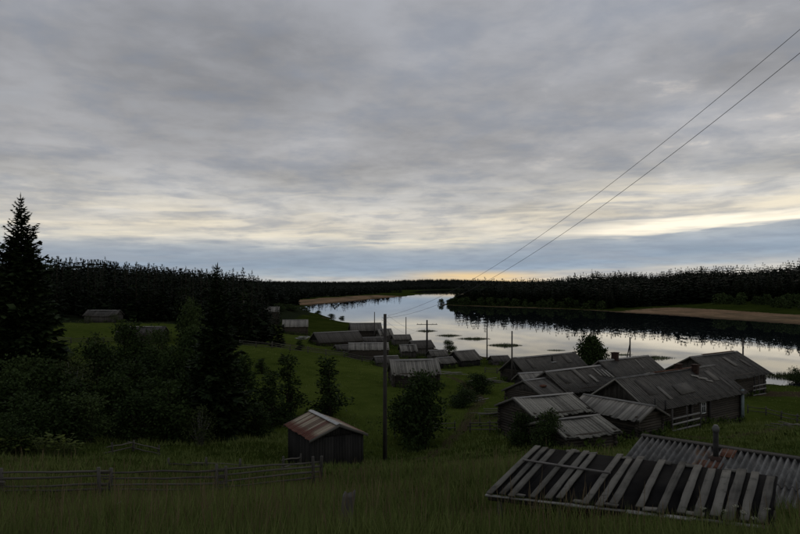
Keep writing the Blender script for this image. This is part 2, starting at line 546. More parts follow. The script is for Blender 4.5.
def seg_dist(x, y, line):
    d = np.full(x.shape, 1e9)
    L = np.array(line, dtype=float)
    for (x0, y0), (x1, y1) in zip(L[:-1], L[1:]):
        dx, dy = x1 - x0, y1 - y0
        t = np.clip(((x - x0) * dx + (y - y0) * dy) / (dx * dx + dy * dy), 0, 1)
        d = np.minimum(d, np.hypot(x - x0 - t * dx, y - y0 - t * dy))
    return d


def in_poly(x, y):
    c = np.zeros(x.shape, dtype=bool)
    n = len(POLY)
    for i in range(n):
        x0, y0 = POLY[i]
        x1, y1 = POLY[(i + 1) % n]
        if y0 == y1:
            continue
        hit = ((y0 > y) != (y1 > y)) & (x < (x1 - x0) * (y - y0) / (y1 - y0) + x0)
        c ^= hit
    return c


def at(px, py, d):
    return ((px - 400) / 650 * d, d, CAM_Z - (py - 284) / 650 * d)


CTRL = [at(*p) for p in [
    (0, 534, 11), (200, 534, 10.6), (400, 534, 10), (600, 534, 9), (790, 540, 9.0), (487, 520, 11.8), (580, 527, 11.0), (0, 500, 20), (105, 500, 21), (222, 497, 22),
    (318, 487, 24.5), (420, 489, 20), (470, 476, 22), (385, 465, 42), (309, 470, 38), (363, 463, 40), (287, 463, 43), (50, 470, 28), (180, 466, 34),
    (100, 442, 42), (0, 440, 42), (0, 400, 60), (218, 440, 49), (270, 445, 46), (425, 448, 51), (480, 440, 50), (420, 408, 66), (415, 388, 77), (480, 400, 72),
    (612, 447, 44), (545, 450, 43), (655, 430, 54), (741, 423, 62), (763, 393, 83), (690, 441, 47), (790, 430, 52), (800, 480, 25), (700, 480, 22.5), (600, 470, 25),
    (560, 400, 65), (525, 385, 82), (560, 388, 90), (285, 425, 58), (330, 420, 60), (240, 400, 66), (240, 345, 120), (300, 352, 112), (330, 354, 118), (270, 372, 88),
    (370, 361, 118), (330, 347, 148), (372, 339, 190), (415, 350, 165), (461, 366, 120), (440, 372, 112), (500, 380, 96), (60, 322, 178), (110, 323, 172),
    (60, 345, 118), (140, 344, 140), (190, 345, 125), (295, 335, 165), (240, 330, 165), (320, 328, 225)]]
CTRL += [(-30, 0, 16.4), (0, -12, 18.2), (30, 0, 16.0), (0, 0, 16.6), (-70, 20, 13.5), (60, 15, 12.0), (-120, 60, 12.5), (-90, 100, 9.0), (90, 60, 6.0), (-60, 60, 9.5),
         (66, 104, 1.6), (42, 126, 1.4), (28, 140, 1.5), (9, 178, 1.3), (-9, 238, 1.4), (-32, 300, 1.4), (-60, 300, 3.0), (-110, 240, 7.0), (-150, 250, 13),
         (-125, 320, 13), (-200, 200, 15), (-60, 230, 4.5), (100, 85, 1.5), (-220, 340, 15), (150, -20, 6), (0, -60, 22), (-100, -40, 20)]
CTRL = np.array(CTRL)


def tps_fit(P, lam=0.4):
    n = len(P)
    d2 = ((P[:, None, :2] - P[None, :, :2]) ** 2).sum(-1) / 1e4
    K = np.where(d2 > 0, d2 * np.log(d2 + 1e-12), 0) + np.eye(n) * lam * 1e-3
    A = np.zeros((n + 3, n + 3))
    A[:n, :n] = K
    A[:n, n] = A[n, :n] = 1
    A[:n, n + 1:] = P[:, :2] / 100
    A[n + 1:, :n] = P[:, :2].T / 100
    return np.linalg.solve(A, np.concatenate([P[:, 2], [0, 0, 0]]))


TPS = tps_fit(CTRL)


def near_height(x, y):
    z = TPS[-3] + TPS[-2] * x / 100 + TPS[-1] * y / 100
    for (cx, cy, _), w in zip(CTRL, TPS):
        d2 = ((x - cx) ** 2 + (y - cy) ** 2) / 1e4
        z = z + w * d2 * np.log(d2 + 1e-12)
    return z


def terrain(x, y, full=False):
    x = np.asarray(x, dtype=float)
    y = np.asarray(y, dtype=float)
    r = np.hypot(x, y)
    jx = x + 2.2 * np.sin(y / 13 + 1) + 0.9 * np.sin(y / 4.7 + x / 9)
    jy = y + 2.2 * np.sin(x / 11) + 0.9 * np.sin(x / 5.1 + y / 8)
    k = smooth(60, 200, r)
    jx, jy = x + (jx - x) * k, y + (jy - y) * k
    dn, df = seg_dist(jx, jy, NEAR_SHORE), seg_dist(jx, jy, FAR_SHORE)
    inside = in_poly(jx, jy)
    d = np.minimum(dn, df)
    right = (df < dn) & ~inside
    N = np.where(r < 420, near_height(np.clip(x, -260, 180), np.clip(y, -80, 380)), 6.0)
    N = np.clip(N, 0.9, 24)
    hills = 3.0 * np.sin(x / 230 + 0.5) * np.sin(y / 310)
    Fl = 2.0 + 3.5 * smooth(150, 700, dn) + hills * smooth(200, 600, dn) + 11 * np.exp(-((x + 190) ** 2 + (y - 330) ** 2) / (2 * 90 ** 2))
    Fl = Fl + (17 + 8 * np.sin(x / 500 + 1) + 5 * np.sin(x / 170)) * smooth(2300, 4200, r)
    H = N + (Fl - N) * smooth(250, 400, r)
    Fr = 2.3 + 2.0 * smooth(40, 100, df) + 15 * smooth(70, 260, df) * smooth(600, 400, y - 0.25 * x + 60) + 12 * smooth(30, 280, df) + hills * smooth(200, 500, df) * 0.5
    Fr = Fr + (17 + 8 * np.sin(x / 500 + 1) + 5 * np.sin(x / 170)) * smooth(2300, 4200, r)
    H = np.where(right, Fr, H)
    bw = np.where(right, 50.0, 14 + 40 * smooth(350, 600, r))
    z = np.where(inside, -np.minimum(3.0, 0.10 * d + 0.02), 0.02 + (H - 0.02) * smooth(0, 1, d / bw) * 0.9 + H * 0.1 * np.clip(d / bw, 0, 1))
    bumps = 0.10 * np.sin(x * 0.9 + 1.3 * np.sin(y * 0.5)) * np.sin(y * 0.7 + 0.6) + 0.05 * np.sin(x * 2.3 + y * 1.1) + 0.06 * np.sin(y * 1.9 - x * 1.4)
    z = z + np.where(inside, 0, bumps * smooth(4, 20, d) * (1 - smooth(150, 300, r)))
    if full:
        return z, inside, right, dn, df, r
    return z


def gz(x, y):
    return float(terrain(np.array([x]), np.array([y]))[0])


def build_ground():
    fine = np.radians(np.linspace(-38, 38, 330))
    rest = np.radians(np.linspace(38, 322, 96))[1:-1]
    th = np.concatenate([fine, rest])
    rad = np.concatenate([[0.6, 1.4], np.geomspace(2.2, 9000, 520)])
    T, RR = np.meshgrid(th, rad)
    X, Y = RR * np.sin(T), RR * np.cos(T)
    z, inside, right, dn, df, r = terrain(X.ravel(), Y.ravel(), True)
    x, y = X.ravel(), Y.ravel()
    V = np.stack([x, y, z], axis=1)
    nr, na = X.shape
    i = np.arange(nr - 1)[:, None]
    j = np.arange(na)[None, :]
    jn = (j + 1) % na
    F = np.stack([i * na + j, i * na + jn, (i + 1) * na + jn, (i + 1) * na + j], axis=-1).reshape(-1, 4)
    V = np.vstack([V, [[0, 0, gz(0, 0)]]])
    c = len(V) - 1
    cap = np.stack([np.full(na, c), np.arange(na), (np.arange(na) + 1) % na], axis=1)[:, ::-1]
    app = lambda a, v=0.0: np.concatenate([a, [v]])
    edge = 4 * np.sin(x / 17) + 5 * np.sin(y / 23 + x / 40)
    sand = np.where(right, smooth(50, 34, df + edge * 0.7) * smooth(455, 400, y + edge), 0.0)
    sand = np.maximum(sand, np.where(right, smooth(14, 6, df + edge * 0.5) * 0.55, 0))
    sand = np.maximum(sand, np.where(~right & ~inside & (y > 540), smooth(62, 40, dn + edge * 0.6) * smooth(1050, 850, y), 0.0))
    sand = np.maximum(sand, np.where(inside, 0.6, 0.0))
    woodm = np.where(right, smooth(100, 125, df + edge), 0.0)
    woodm = np.maximum(woodm, np.where(~right & (y > 420), smooth(62, 80, dn), 0.0))
    woodm = np.maximum(woodm, smooth(1500, 2000, r) * (~inside))
    woodm = np.maximum(woodm, np.where(~right & (y > 150) & (y < 520), smooth(185, 200, r + edge + 0.15 * (x + 90)) * smooth(-38, -55, x), 0.0))
    mown = np.where(~right & ~inside, np.maximum(smooth(60, 45, np.hypot((x + 80) * 0.8, y - 150)), smooth(45, 30, np.hypot((x + 15) * 0.55, y - 88))), 0.0)
    dirt = np.maximum(smooth(5, 2.5, np.hypot((x - 50) * 0.5, y - 82)), np.where(~right & ~inside & (r < 360), smooth(5, 1.5, dn), 0))
    pth = seg_dist(x, y, [(4, 30), (1.5, 44), (6, 58), (9, 72), (7, 95), (2, 116), (-4, 140), (-6, 170)])
    pth = np.minimum(pth, seg_dist(x, y, [(6, 58), (14, 60.5), (24, 48), (36, 57), (52, 78)]))
    pth = np.minimum(pth, seg_dist(x, y, [(2, 116), (-14, 122), (-26, 146), (-30, 160)]))
    dirt = np.maximum(dirt, 0.62 * smooth(1.3, 0.3, pth))
    me = mesh_np('ground', V, [F, cap], M['ground'], None, True,
                 {'sand': app(sand), 'wood': app(woodm), 'mown': app(mown), 'dirt': app(dirt)})
    o = link('ground', me)
    tag(o, 'grassy valley slopes with sandy banks along the river', 'ground', kind='structure')


build_ground()

me = mesh_np('river', [(-400, -500, 0), (1500, -500, 0), (1500, 3200, 0), (-400, 3200, 0)], np.array([(0, 1, 2, 3)]), M['water'])
tag(link('river', me), 'calm wide river mirroring the evening sky', 'river', kind='structure')

# ------------------------------------------------------------------ buildings


def gable_roof(root, L, W, h, rise, over, overx, mat, bw, single, sag=0.0, rough=0.05, under=True, part='roof_board', gaps=0.0, thick=0.03, sides=(0, 1)):
    """boards laid down both slopes; single = each board an object of its own"""
    half = W / 2
    sl = math.hypot(half, rise)
    for side in sides:
        sgn = 1 if side == 0 else -1
        # slope frame: from ridge downwards
        down = np.array([0, -sgn * half / sl, -rise / sl])
        nrm = np.array([0, -sgn * rise / sl, half / sl])
        mb = MB()
        x = -overx
        while x < L + overx - 0.02:
            w = min(bw * random.uniform(0.8, 1.2), L + overx - x)
            t = min(1, max(0, (x + w / 2) / L))
            dz = -sag * math.sin(math.pi * t)
            ln = sl + over + random.uniform(-rough, rough)
            o = np.array([x + 0.006, half, h + rise + dz]) + nrm * (0.02 + random.uniform(0, thick * 0.7)) - down * random.uniform(-0.02, 0.06)
            skew = np.array([random.uniform(-0.02, 0.02), 0, 0])
            if random.random() >= gaps:
                if single:
                    b1 = MB()
                    b1.obox((0, 0, 0), (w - 0.012, 0, 0), (0, ln, 0), (0, 0, thick))
                    ob = b1.build(part, mat, root)
                    X = Vector((1, 0, 0))
                    Yv = Vector(down + skew * 0.5).normalized()
                    Z = X.cross(Yv).normalized()
                    X = Yv.cross(Z)
                    if Z.z < 0:      # keep the board's own frame right-handed
                        pass
                    mtx = Matrix((X, Yv, Z)).transposed().to_4x4()
                    off = Vector(o)
                    if Z.z < 0:
                        off = off + Vector(nrm) * thick
                    mtx.translation = off
                    ob.matrix_local = mtx
                else:
                    mb.obox(o, (w - 0.012, 0, 0), down * ln + skew, nrm * thick)
            x += w
        if under:
            ub = MB()
            ub.obox(np.array([-overx + 0.06, half, h + rise - 0.05 - sag * 0.5]) - nrm * 0.02, (L + 2 * overx - 0.12, 0, 0), down * (sl + over - 0.1), nrm * 0.03)
            ub.build('roof_deck', M['roof_dark'], root)
        if not single:
            mb.build('roof_slope', mat, root)
    # two ridge boards
    rb = MB()
    for sgn in (1, -1):
        rb.obox((-overx - 0.04, half - sgn * 0.02, h + rise + 0.075 - sag * 0.4), (L + 2 * overx + 0.08, 0, 0), (0, -sgn * 0.17, -0.17 * rise / half), (0, 0, 0.03))
    return rb


def barge(root, L, W, h, rise, over, overx, mat):
    half = W / 2
    sl = math.hypot(half, rise)
    for xx in (-overx - 0.035, L + overx + 0.005):
        for sgn in (1, -1):
            down = np.array([0, -sgn * half / sl, -rise / sl])
            MB().obox(np.array([xx, half, h + rise - 0.12]), (0.03, 0, 0), down * (sl + over), (0, 0, 0.17)).build('barge_board', mat, root)


def log_walls(root, L, W, h, mat_x, mat_y, rad=0.12, zlow=-0.5):
    n = max(2, int(round((h - zlow) / (rad * 1.75))))
    dz = (h - zlow) / n
    for yy in (0, W):
        mb = MB()
        for i in range(n):
            z = zlow + dz * (i + 0.5)
            e = random.uniform(0.12, 0.26)
            mb.tube([(-e, yy, z), (L * 0.5, yy + random.uniform(-.015, .015), z), (L + e, yy, z)], dz * 0.56, 7)
        mb.build('log_wall', mat_x, root, smooth=True)
    for xx in (0, L):
        mb = MB()
        for i in range(n):
            z = zlow + dz * (i + 1.0)
            if z > h:
                continue
            e = random.uniform(0.12, 0.26)
            mb.tube([(xx, -e, z), (xx, W + e, z)], dz * 0.56, 7)
        mb.build('log_wall', mat_y, root, smooth=True)


def plank_walls(root, L, W, h, mat, bw=0.16, single=False, zlow=-0.4):
    for (ox, oy, dx, dy, n) in ((0, 0, 1, 0, L), (0, W, 1, 0, L), (0, 0, 0, 1, W), (L, 0, 0, 1, W)):
        mb = MB()
        t = 0
        while t < n - 0.03:
            w = min(bw * random.uniform(0.8, 1.2), n - t)
            top = h - 0.02 + random.uniform(-0.03, 0.0)
            dep = random.uniform(0.0, 0.012)
            args = ((ox + dx * (t + 0.004) - dy * 0.02 - dy * dep, oy + dy * (t + 0.004) - dx * 0.02 - dx * dep, zlow),
                    (dx * (w - 0.01), dy * (w - 0.01), 0), (dy * 0.028, dx * 0.028, 0), (0, 0, top - zlow))
            if single:
                MB().obox(*args).build('wall_plank', mat, root)
            else:
                mb.obox(*args)
            t += w
        if not single:
            mb.build('plank_wall', mat, root)


def gable_boards(root, L, W, h, rise, mat, single=False, bw=0.17, door=None):
    for xx in (0, L):
        mb = MB()
        y = 0.0
        while y < W - 0.03:
            w = min(bw * random.uniform(0.85, 1.15), W - y)
            z0 = rise * (1 - abs(y - W / 2) / (W / 2))
            z1 = rise * (1 - abs(y + w - W / 2) / (W / 2))
            zt = max(0.02, min(z0, z1) - 0.03)
            a = (xx - 0.016 + random.uniform(-.005, .005), y + 0.004, h - 0.02)
            b = MB() if single else mb
            b.obox(a, (0.03, 0, 0), (0, w - 0.008, 0), (0, 0, zt + 0.02))
            if single:
                b.build('gable_plank', mat, root)
            y += w
        # dark lining
        V = [(xx, 0.03, h - 0.02), (xx, W - 0.03, h - 0.02), (xx, W / 2, h + rise - 0.05)]
        lin = MB()
        t = 0.02
        Vn = [(v[0] - t / 4, v[1], v[2]) for v in V] + [(v[0] + t / 4, v[1], v[2]) for v in V]
        lin.add(Vn, [(0, 1, 4, 3), (1, 2, 5, 4), (2, 0, 3, 5)], [(0, 2, 1), (3, 4, 5)])
        lin.build('gable_lining', M['plank_z'], root)
        if not single:
            mb.build('gable', mat, root)


def window(root, x, z, w=0.62, hgt=0.95, face='front', y=0.0, frame=None):
    """small casement with white frame in the wall y (front) or at x (end)"""
    frame = frame or M['white_paint']
    mb = MB()
    y0 = y - 0.17
    t = 0.075
    mb.box(x, y0, z, x + t, y0 + 0.12, z + hgt)
    mb.box(x + w - t, y0, z, x + w, y0 + 0.12, z + hgt)
    mb.box(x + t, y0, z, x + w - t, y0 + 0.12, z + t)
    mb.box(x + t, y0, z + hgt - t, x + w - t, y0 + 0.12, z + hgt)
    fr = mb.build('window', frame, root)
    MB().box(x + t, y0 + 0.05, z + t, x + w - t, y0 + 0.06, z + hgt - t).build('pane', M['glass'], fr)
    mu = MB()
    mu.box(x + w / 2 - 0.02, y0 + 0.02, z + t, x + w / 2 + 0.02, y0 + 0.045, z + hgt - t)
    mu.box(x + t, y0 + 0.015, z + hgt * 0.62, x + w - t, y0 + 0.04, z + hgt * 0.62 + 0.035)
    mu.build('glazing_bar', frame, fr)


def chimney(root, x, y, z0, z1, w=0.55, mat=None, cap=True):
    mb = MB()
    k = int((z1 - z0) / 0.09)
    for i in range(k):
        a = 0.012 * (i % 2)
        mb.box(x - w / 2 + a, y - w / 2 + a, z0 + i * (z1 - z0) / k, x + w / 2 - a, y + w / 2 - a, z0 + (i + 1) * (z1 - z0) / k - 0.012, jit=0.004)
    mb.box(x - w / 2 + 0.03, y - w / 2 + 0.03, z0, x + w / 2 - 0.03, y + w / 2 - 0.03, z1 - 0.05)
    ch = mb.build('chimney', mat or M['brick'], root)
    if cap:
        c = MB()
        c.box(x - w / 2 - 0.05, y - w / 2 - 0.05, z1 - 0.005, x + w / 2 + 0.05, y + w / 2 + 0.05, z1 + 0.08, jit=0.01)
        c.build('chimney_crown', mat or M['brick'], ch)
    return ch


FOOT = []


def house(name, label, cat, x, y, rot, L, W, zE, rise, wall='log', roof='roof_grey', over=0.45, overx=0.4, bw=0.22, single=False, sag=0.06,
          group=None, wallmat=None, ridge=None, gable=None, zb=None, part='roof_board', rough=0.07, bargemat=None, gaps=0.0):
    a = math.radians(rot)
    c, s = math.cos(a), math.sin(a)
    zs = [gz(x + c * u - s * v, y + s * u + c * v) for u, v in ((0, 0), (L, 0), (0, W), (L, W), (L / 2, W / 2))]
    if zb is None:
        zb = sum(zs) / len(zs)
    low = min(zs) - zb - 0.25
    h = zE - zb
    root = thing(name, label, cat, (x, y, zb), a, group)
    FOOT.append((x, y, c, s, L, W))
    if wall == 'log':
        log_walls(root, L, W, h, wallmat or M['log'], M['log_y'], zlow=low)
    else:
        plank_walls(root, L, W, h, wallmat or M['plank_grey'], single=single, zlow=low)
    gable_boards(root, L, W, h, rise, gable or M['plank_grey'], single=single and wall != 'log')
    rb = gable_roof(root, L, W, h, rise, over, overx, M[roof], bw, single, sag, part=part, rough=rough, gaps=gaps)
    rb.build('ridge_boards', ridge or M['board_x'], root)
    barge(root, L, W, h, rise, over, overx, bargemat or M['roof_grey'])
    return root, h


# --- the long log house with the white window
r1, h1 = house('log_house', 'long grey log house with white window frame and pale blue corner board', 'house', 20.5, 53.3, 36, 14.6, 5.7, 8.0, 1.95,
               roof='roof_tar', over=0.7, overx=0.7, bw=0.3, sag=0.05, bargemat=M['roof_pale'])
window(r1, 7.6, h1 - 1.55, 0.75, 1.05)
cb = MB().box(14.42, -0.32, -0.5, 14.92, -0.2, h1 - 0.02).box(14.82, -0.2, -0.5, 14.94, 0.25, h1 - 0.02)
cb.build('corner_board', M['blue_paint'], r1)
for xx in (5.9, 8.9):
    MB().tube([(xx, -0.22, -0.3), (xx, -0.2, h1 - 0.05)], 0.13, 8).build('wall_post', M['pole'], r1)
for zz in (0.55, 1.05, 1.5):
    MB().obox((1.2, -1.3, zz), (4.4, 0.05, random.uniform(-.04, .04)), (0, 0.04, 0), (0, 0, 0.14)).build('porch_rail', M['board_x'], r1)
for xx in (1.25, 3.4, 5.5):
    MB().tube([(xx, -1.22, -0.5), (xx, -1.22, h1 - 0.25)], 0.07, 7).build('porch_post', M['pole'], r1)
MB().box(1.1, -1.3, 0.12, 5.7, -0.15, 0.22).build('porch_floor', M['board_x'], r1)
chimney(r1, 9.3, 3.05, h1 + 1.5, h1 + 2.4, 0.5)
chimney(r1, 10.9, 2.3, h1 + 1.3, h1 + 2.3, 0.5)
for (xa, ya, dx) in ((9.6, 1.9, 0.9), (10.2, 1.55, 1.2), (10.9, 1.2, 0.8)):
    zz = h1 + 1.95 * ya / 2.85 + 0.13
    MB().obox((xa, ya, zz), (dx, -0.25, -0.17), (0.05, 0.17, 0.115), (0, 0, 0.03)).build('loose_board', M['roof_pale'], r1)
MB().obox((5.2, 0.3, h1 + 0.33), (2.4, 0.1, 0.06), (0.1, 1.0, 0.69), (0, -0.02, 0.03)).build('felt_patch', M['roof_grey'], r1)
MB().obox((5.0, 2.70, h1 + 2.02), (7.5, 0, -0.02), (0, 0.3, 0.0), (0, 0, 0.03)).build('ridge_capping', M['rust_ridge'], r1)

def patches(root, L, W, h, rise, spots):
    half = W / 2
    for (xa, v, w_, ln, mt) in spots:
        z = h + rise * (1 - v / half) + 0.10
        MB().obox((xa, half - v, z), (w_, 0, 0), (0.03, -ln * half / math.hypot(half, rise), -ln * rise / math.hypot(half, rise)), (0, -0.005, 0.018)).build('roof_patch', M[mt], root)


patches(r1, 14.6, 5.7, h1, 1.95, ((1.2, 0.5, 1.1, 1.9, 'roof_dark'), (3.1, 1.4, 0.5, 1.6, 'roof_grey'), (12.2, 0.6, 0.9, 1.4, 'roof_grey'), (13.3, 1.5, 0.4, 1.6, 'roof_dark')))
# --- house behind it, nearer the river
r2, h2 = house('log_house', 'dark log house with a rust ridge nearest the river behind the long house', 'house', 38.4, 77.1, 36, 10.0, 7.6, 6.95, 2.1,
               roof='roof_tar', over=0.75, overx=0.7, bw=0.3, sag=0.08)
for xx in (6.4, 7.5, 8.9):
    MB().tube([(xx, -0.55, -1.2), (xx, -0.5, h2 - 0.2)], 0.09, 7).build('porch_post', M['pole'], r2)
for zz in (0.3, 0.9, 1.4):
    MB().obox((5.9, -0.62, zz), (3.3, 0, random.uniform(-.1, .1)), (0, 0.04, 0), (0, 0, 0.13)).build('porch_rail', M['board_x'], r2)
MB().box(2.0, 3.66, h2 + 2.2, 9.8, 3.96, h2 + 2.24).build('ridge_capping', M['rust_ridge'], r2)

# --- the row to the left
r3, h3 = house('log_house', 'log house with dark grey roof behind the pale plank outbuilding', 'house', 16.4, 63.8, 36, 8.2, 5.1, 7.6, 1.55,
               roof='roof_tar', over=0.6, overx=0.3, bw=0.28, sag=0.1)
for k in range(4):
    MB().obox((6.6 + 0.5 * k, 1.0 - 0.15 * k, h3 + 0.72 - 0.09 * k), (0.3, 0.02, 0.0), (0, 1.1, 0.67), (0, 0, 0.03)).build('loose_board', M['roof_pale'], r3)
r3b, h3b = house('log_barn', 'low log barn joined to the left end of a dark-roofed log house', 'barn', 13.75, 61.9, 36, 2.8, 5.0, 7.35, 1.15,
                 roof='roof_grey', over=0.5, overx=0.25, bw=0.25, sag=0.05)
MB().box(0.9, 1.0, h3b + 0.62, 1.5, 1.5, h3b + 0.75, jit=0.03).build('rusty_plate', M['rust_ridge'], r3b)
r5, h5 = house('log_house', 'log house with brick chimney between the long house and the river', 'house', 23.6, 69.2, 36, 8.6, 5.4, 7.75, 1.8,
               roof='roof_tar', over=0.6, overx=0.35, bw=0.28, sag=0.06)
chimney(r5, 2.6, 2.7, h5 + 1.5, h5 + 2.5, 0.6, M['brick'])
MB().obox((5.3, 0.9, h5 + 0.74), (0.14, 0, 0), (0.3, 1.3, 0.87), (0, 0, 0.03)).build('loose_board', M['roof_pale'], r5)
MB().obox((1.0, -0.2, h5 + 0.0), (4.5, 0.3, 0.25), (0, 0.16, 0.1), (0, 0, 0.05)).build('loose_pole', M['roof_pale'], r5)
rp, hp = house('entry_porch', 'small porch with pale plank roof beside a dark-roofed log house', 'porch', 13.0, 67.2, 20, 2.4, 2.2, 7.95, 0.65,
               wall='plank', roof='roof_pale', over=0.35, overx=0.25, bw=0.18, sag=0.0, wallmat=M['plank_z'])
r6, h6 = house('log_house', 'log house with dark roof beside the round bush by the river', 'house', 17.0, 87.0, 36, 12.2, 4.7, 6.15, 1.75,
               roof='roof_tar', over=0.5, overx=0.45, bw=0.28, sag=0.14, gable=M['plank_z'])
MB().tube([(6.6, 1.4, h6 + 0.8), (6.6, 1.35, h6 + 1.75)], 0.12, 8).build('stove_pipe', M['pipe'], r6)
MB().box(6.2, 0.95, h6 + 0.78, 7.0, 1.25, h6 + 0.84).build('pipe_flashing', M['tin'], r6)

patches(r3, 8.2, 5.1, h3, 1.55, ((0.6, 0.6, 0.9, 1.5, 'roof_dark'), (3.4, 0.3, 0.6, 2.2, 'roof_grey'), (5.0, 1.2, 0.4, 1.2, 'roof_pale')))
patches(r2, 10, 7.6, h2, 2.1, ((5.2, 0.8, 0.8, 2.0, 'roof_grey'), (8.0, 1.6, 0.7, 1.6, 'roof_dark')))
patches(r6, 12.2, 4.7, h6, 1.75, ((1.6, 0.5, 0.8, 1.8, 'roof_dark'), (9.2, 0.4, 1.0, 1.6, 'roof_grey')))
# --- outbuildings in front of the long house
s1, hs1 = house('shingled_shed', 'shed with ragged mossy board roof, left of the plank-roofed outbuilding', 'shed', 9.9, 47.95, 25, 5.0, 4.4, 8.4, 0.85,
                roof='roof_mossy', over=0.4, overx=0.35, bw=0.24, single=True, sag=0.12, rough=0.22, gaps=0.04)
s2, hs2 = house('sunken_shed', 'low sunken log shed with patchy grey roof behind the felted foreground roof', 'shed', 10.9, 42.4, 25, 4.0, 3.9, 8.1, 0.65,
                roof='roof_mossy', over=0.4, overx=0.35, bw=0.26, single=True, sag=0.12, rough=0.15)
s3, hs3 = house('log_outbuilding', 'log outbuilding with long pale planks on its roof at the corner of the long house', 'outbuilding', 20.1, 50.0, 126, 5.6, 3.1, 8.1, 0.72,
                roof='roof_pale', over=0.5, overx=0.45, bw=0.3, single=True, sag=0.02, rough=0.2, wallmat=M['log'])
# warm log ends face the camera
for xx in (-0.28, 0.6):
    MB().tube([(xx, -0.1, hs3 + 0.2), (xx, -0.1, hs3 + 1.0)], 0.06, 7).build('stove_pipe', M['pipe'], s3)

# --- rusty-roofed shed on the meadow


def rust_shed():
    x, y, rot, L, W, zE, rise = -2.25, 39.6, 118, 4.4, 3.3, 8.95, 0.66
    a = math.radians(rot)
    zb = gz(-3.8, 40.5)
    h = zE - zb
    root = thing('plank_shed', 'dark plank shed with rust-streaked sheet metal roof on the meadow', 'shed', (x, y, zb), a)
    plank_walls(root, L, W, h, M['plank_z'], 0.17, True, -0.5)
    gable_boards(root, L, W, h, rise, M['plank_z'], True)
    rb = gable_roof(root, L, W, h, rise, 0.26, 0.2, M['tin_rust'], 0.24, True, 0.0, rough=0.03, part='roof_sheet', thick=0.012)
    rb.build('ridge_cap', M['tin'], root)
    barge(root, L, W, h, rise, 0.25, 0.2, M['roof_grey'])
    # a log lying along the gable end and a low sill
    MB().tube([(-0.45, -0.6, 0.12), (-0.42, 3.7, 0.22)], 0.1, 8).build('sill_log', M['log_y'], root)


rust_shed()

# --- sheds and houses in the hollow
house('small_barn', 'small barn with pale sagging roof alone on the green slope', 'barn', -0.7, 77.0, 10, 5.4, 3.2, 7.4, 1.45, roof='roof_pale',
      over=0.35, overx=0.3, bw=0.24, sag=0.16, rough=0.12, bargemat=M['roof_pale'])
house('low_barn', 'low barn with pale straight roof behind the tall utility pole', 'barn', -9.1, 118, 5, 6.9, 4.0, 6.15, 0.95, roof='roof_pale', over=0.35, overx=0.25, bw=0.28)
house('log_house', 'long dark-roofed house with its gable to the left field', 'house', -18.2, 148, 33, 11.0, 5.2, 4.85, 1.9, roof='roof_dark', over=0.5, overx=0.4, bw=0.3, gable=M['plank_z'])
house('log_house', 'grey house at the back of the village against the water', 'house', -13.6, 184, 12, 8.4, 5.0, 4.9, 1.85, roof='roof_grey', over=0.4, overx=0.4, bw=0.3)
house('ruined_shed', 'leaning shed with pale broken boards beside the water', 'shed', -5.4, 180, 24, 3.6, 3.4, 3.9, 1.5, wall='plank', roof='roof_pale', over=0.5, overx=0.3, bw=0.28, rough=0.3, gaps=0.15)
house('boathouse', 'flat low shed left of the crossbar pole, near the water', 'shed', -1.4, 172, 15, 4.4, 3.6, 3.4, 1.0, wall='plank', roof='roof_grey', over=0.4, overx=0.3, bw=0.28)
house('ruined_shed', 'collapsing shed with bleached boards below the crossbar pole', 'shed', 0.4, 133, 10, 3.0, 3.2, 4.4, 1.0, wall='plank', roof='roof_pale', over=0.4, overx=0.3, bw=0.26, rough=0.3, gaps=0.2)
house('storage_shed', 'dark-roofed shed right behind the crossbar pole', 'shed', 3.2, 140, 25, 4.6, 3.8, 4.3, 1.3, wall='plank', roof='roof_dark', over=0.4, overx=0.3, bw=0.28)
house('storage_shed', 'tiny dark shed between the crossbar pole and the waterside bush', 'shed', 6.4, 128, 20, 3.2, 2.8, 3.9, 0.9, wall='plank', roof='roof_grey', over=0.3, overx=0.3, bw=0.28)
house('storage_shed', 'dark low shed between the long gabled house and the pale low barn', 'shed', -12.5, 132, 20, 4.6, 3.4, 4.7, 0.7, wall='plank', roof='roof_dark', over=0.3, overx=0.3, bw=0.28)
house('fish_shed', 'small shed with striped plank roof on the grassy bank by the river', 'shed', 11.3, 119, 36, 4.6, 4.0, 4.1, 1.4, wall='plank', roof='roof_grey', over=0.4, overx=0.35, bw=0.4, wallmat=M['plank_z'], gable=M['plank_z'])
house('storage_shed', 'small dark shed right of the striped plank roof by the river', 'shed', 18.2, 124, 20, 3.2, 3.0, 3.3, 0.8, wall='plank', roof='roof_dark', over=0.3, overx=0.3, bw=0.3)
house('log_house', 'house with pale roof among dark spruces at the village edge', 'house', -29.8, 166, 8, 6.0, 5.0, 7.2, 1.5, roof='roof_pale', over=0.4, overx=0.3, bw=0.3)
house('log_house', 'farthest pale-roofed house, just showing behind the spruces', 'house', -48.5, 232, 8, 5.0, 5.0, 8.2, 1.5, roof='roof_pale', over=0.4, overx=0.3, bw=0.3)
house('field_hut', 'weathered grey hut at the forest edge above the mown field', 'hut', -85.5, 176, -4, 8.6, 4.5, 9.6, 1.3, wall='plank', rough=0.3, gaps=0.06, sag=0.25, roof='roof_dark', over=0.4, overx=0.3, bw=0.28)
house('field_barn', 'long low barn sunk behind bushes below the mown field', 'barn', -61, 140, 2, 9.4, 4.6, 7.4, 1.3, sag=0.2, roof='roof_dark', over=0.4, overx=0.3, bw=0.28)

# --- foreground: felted board roof


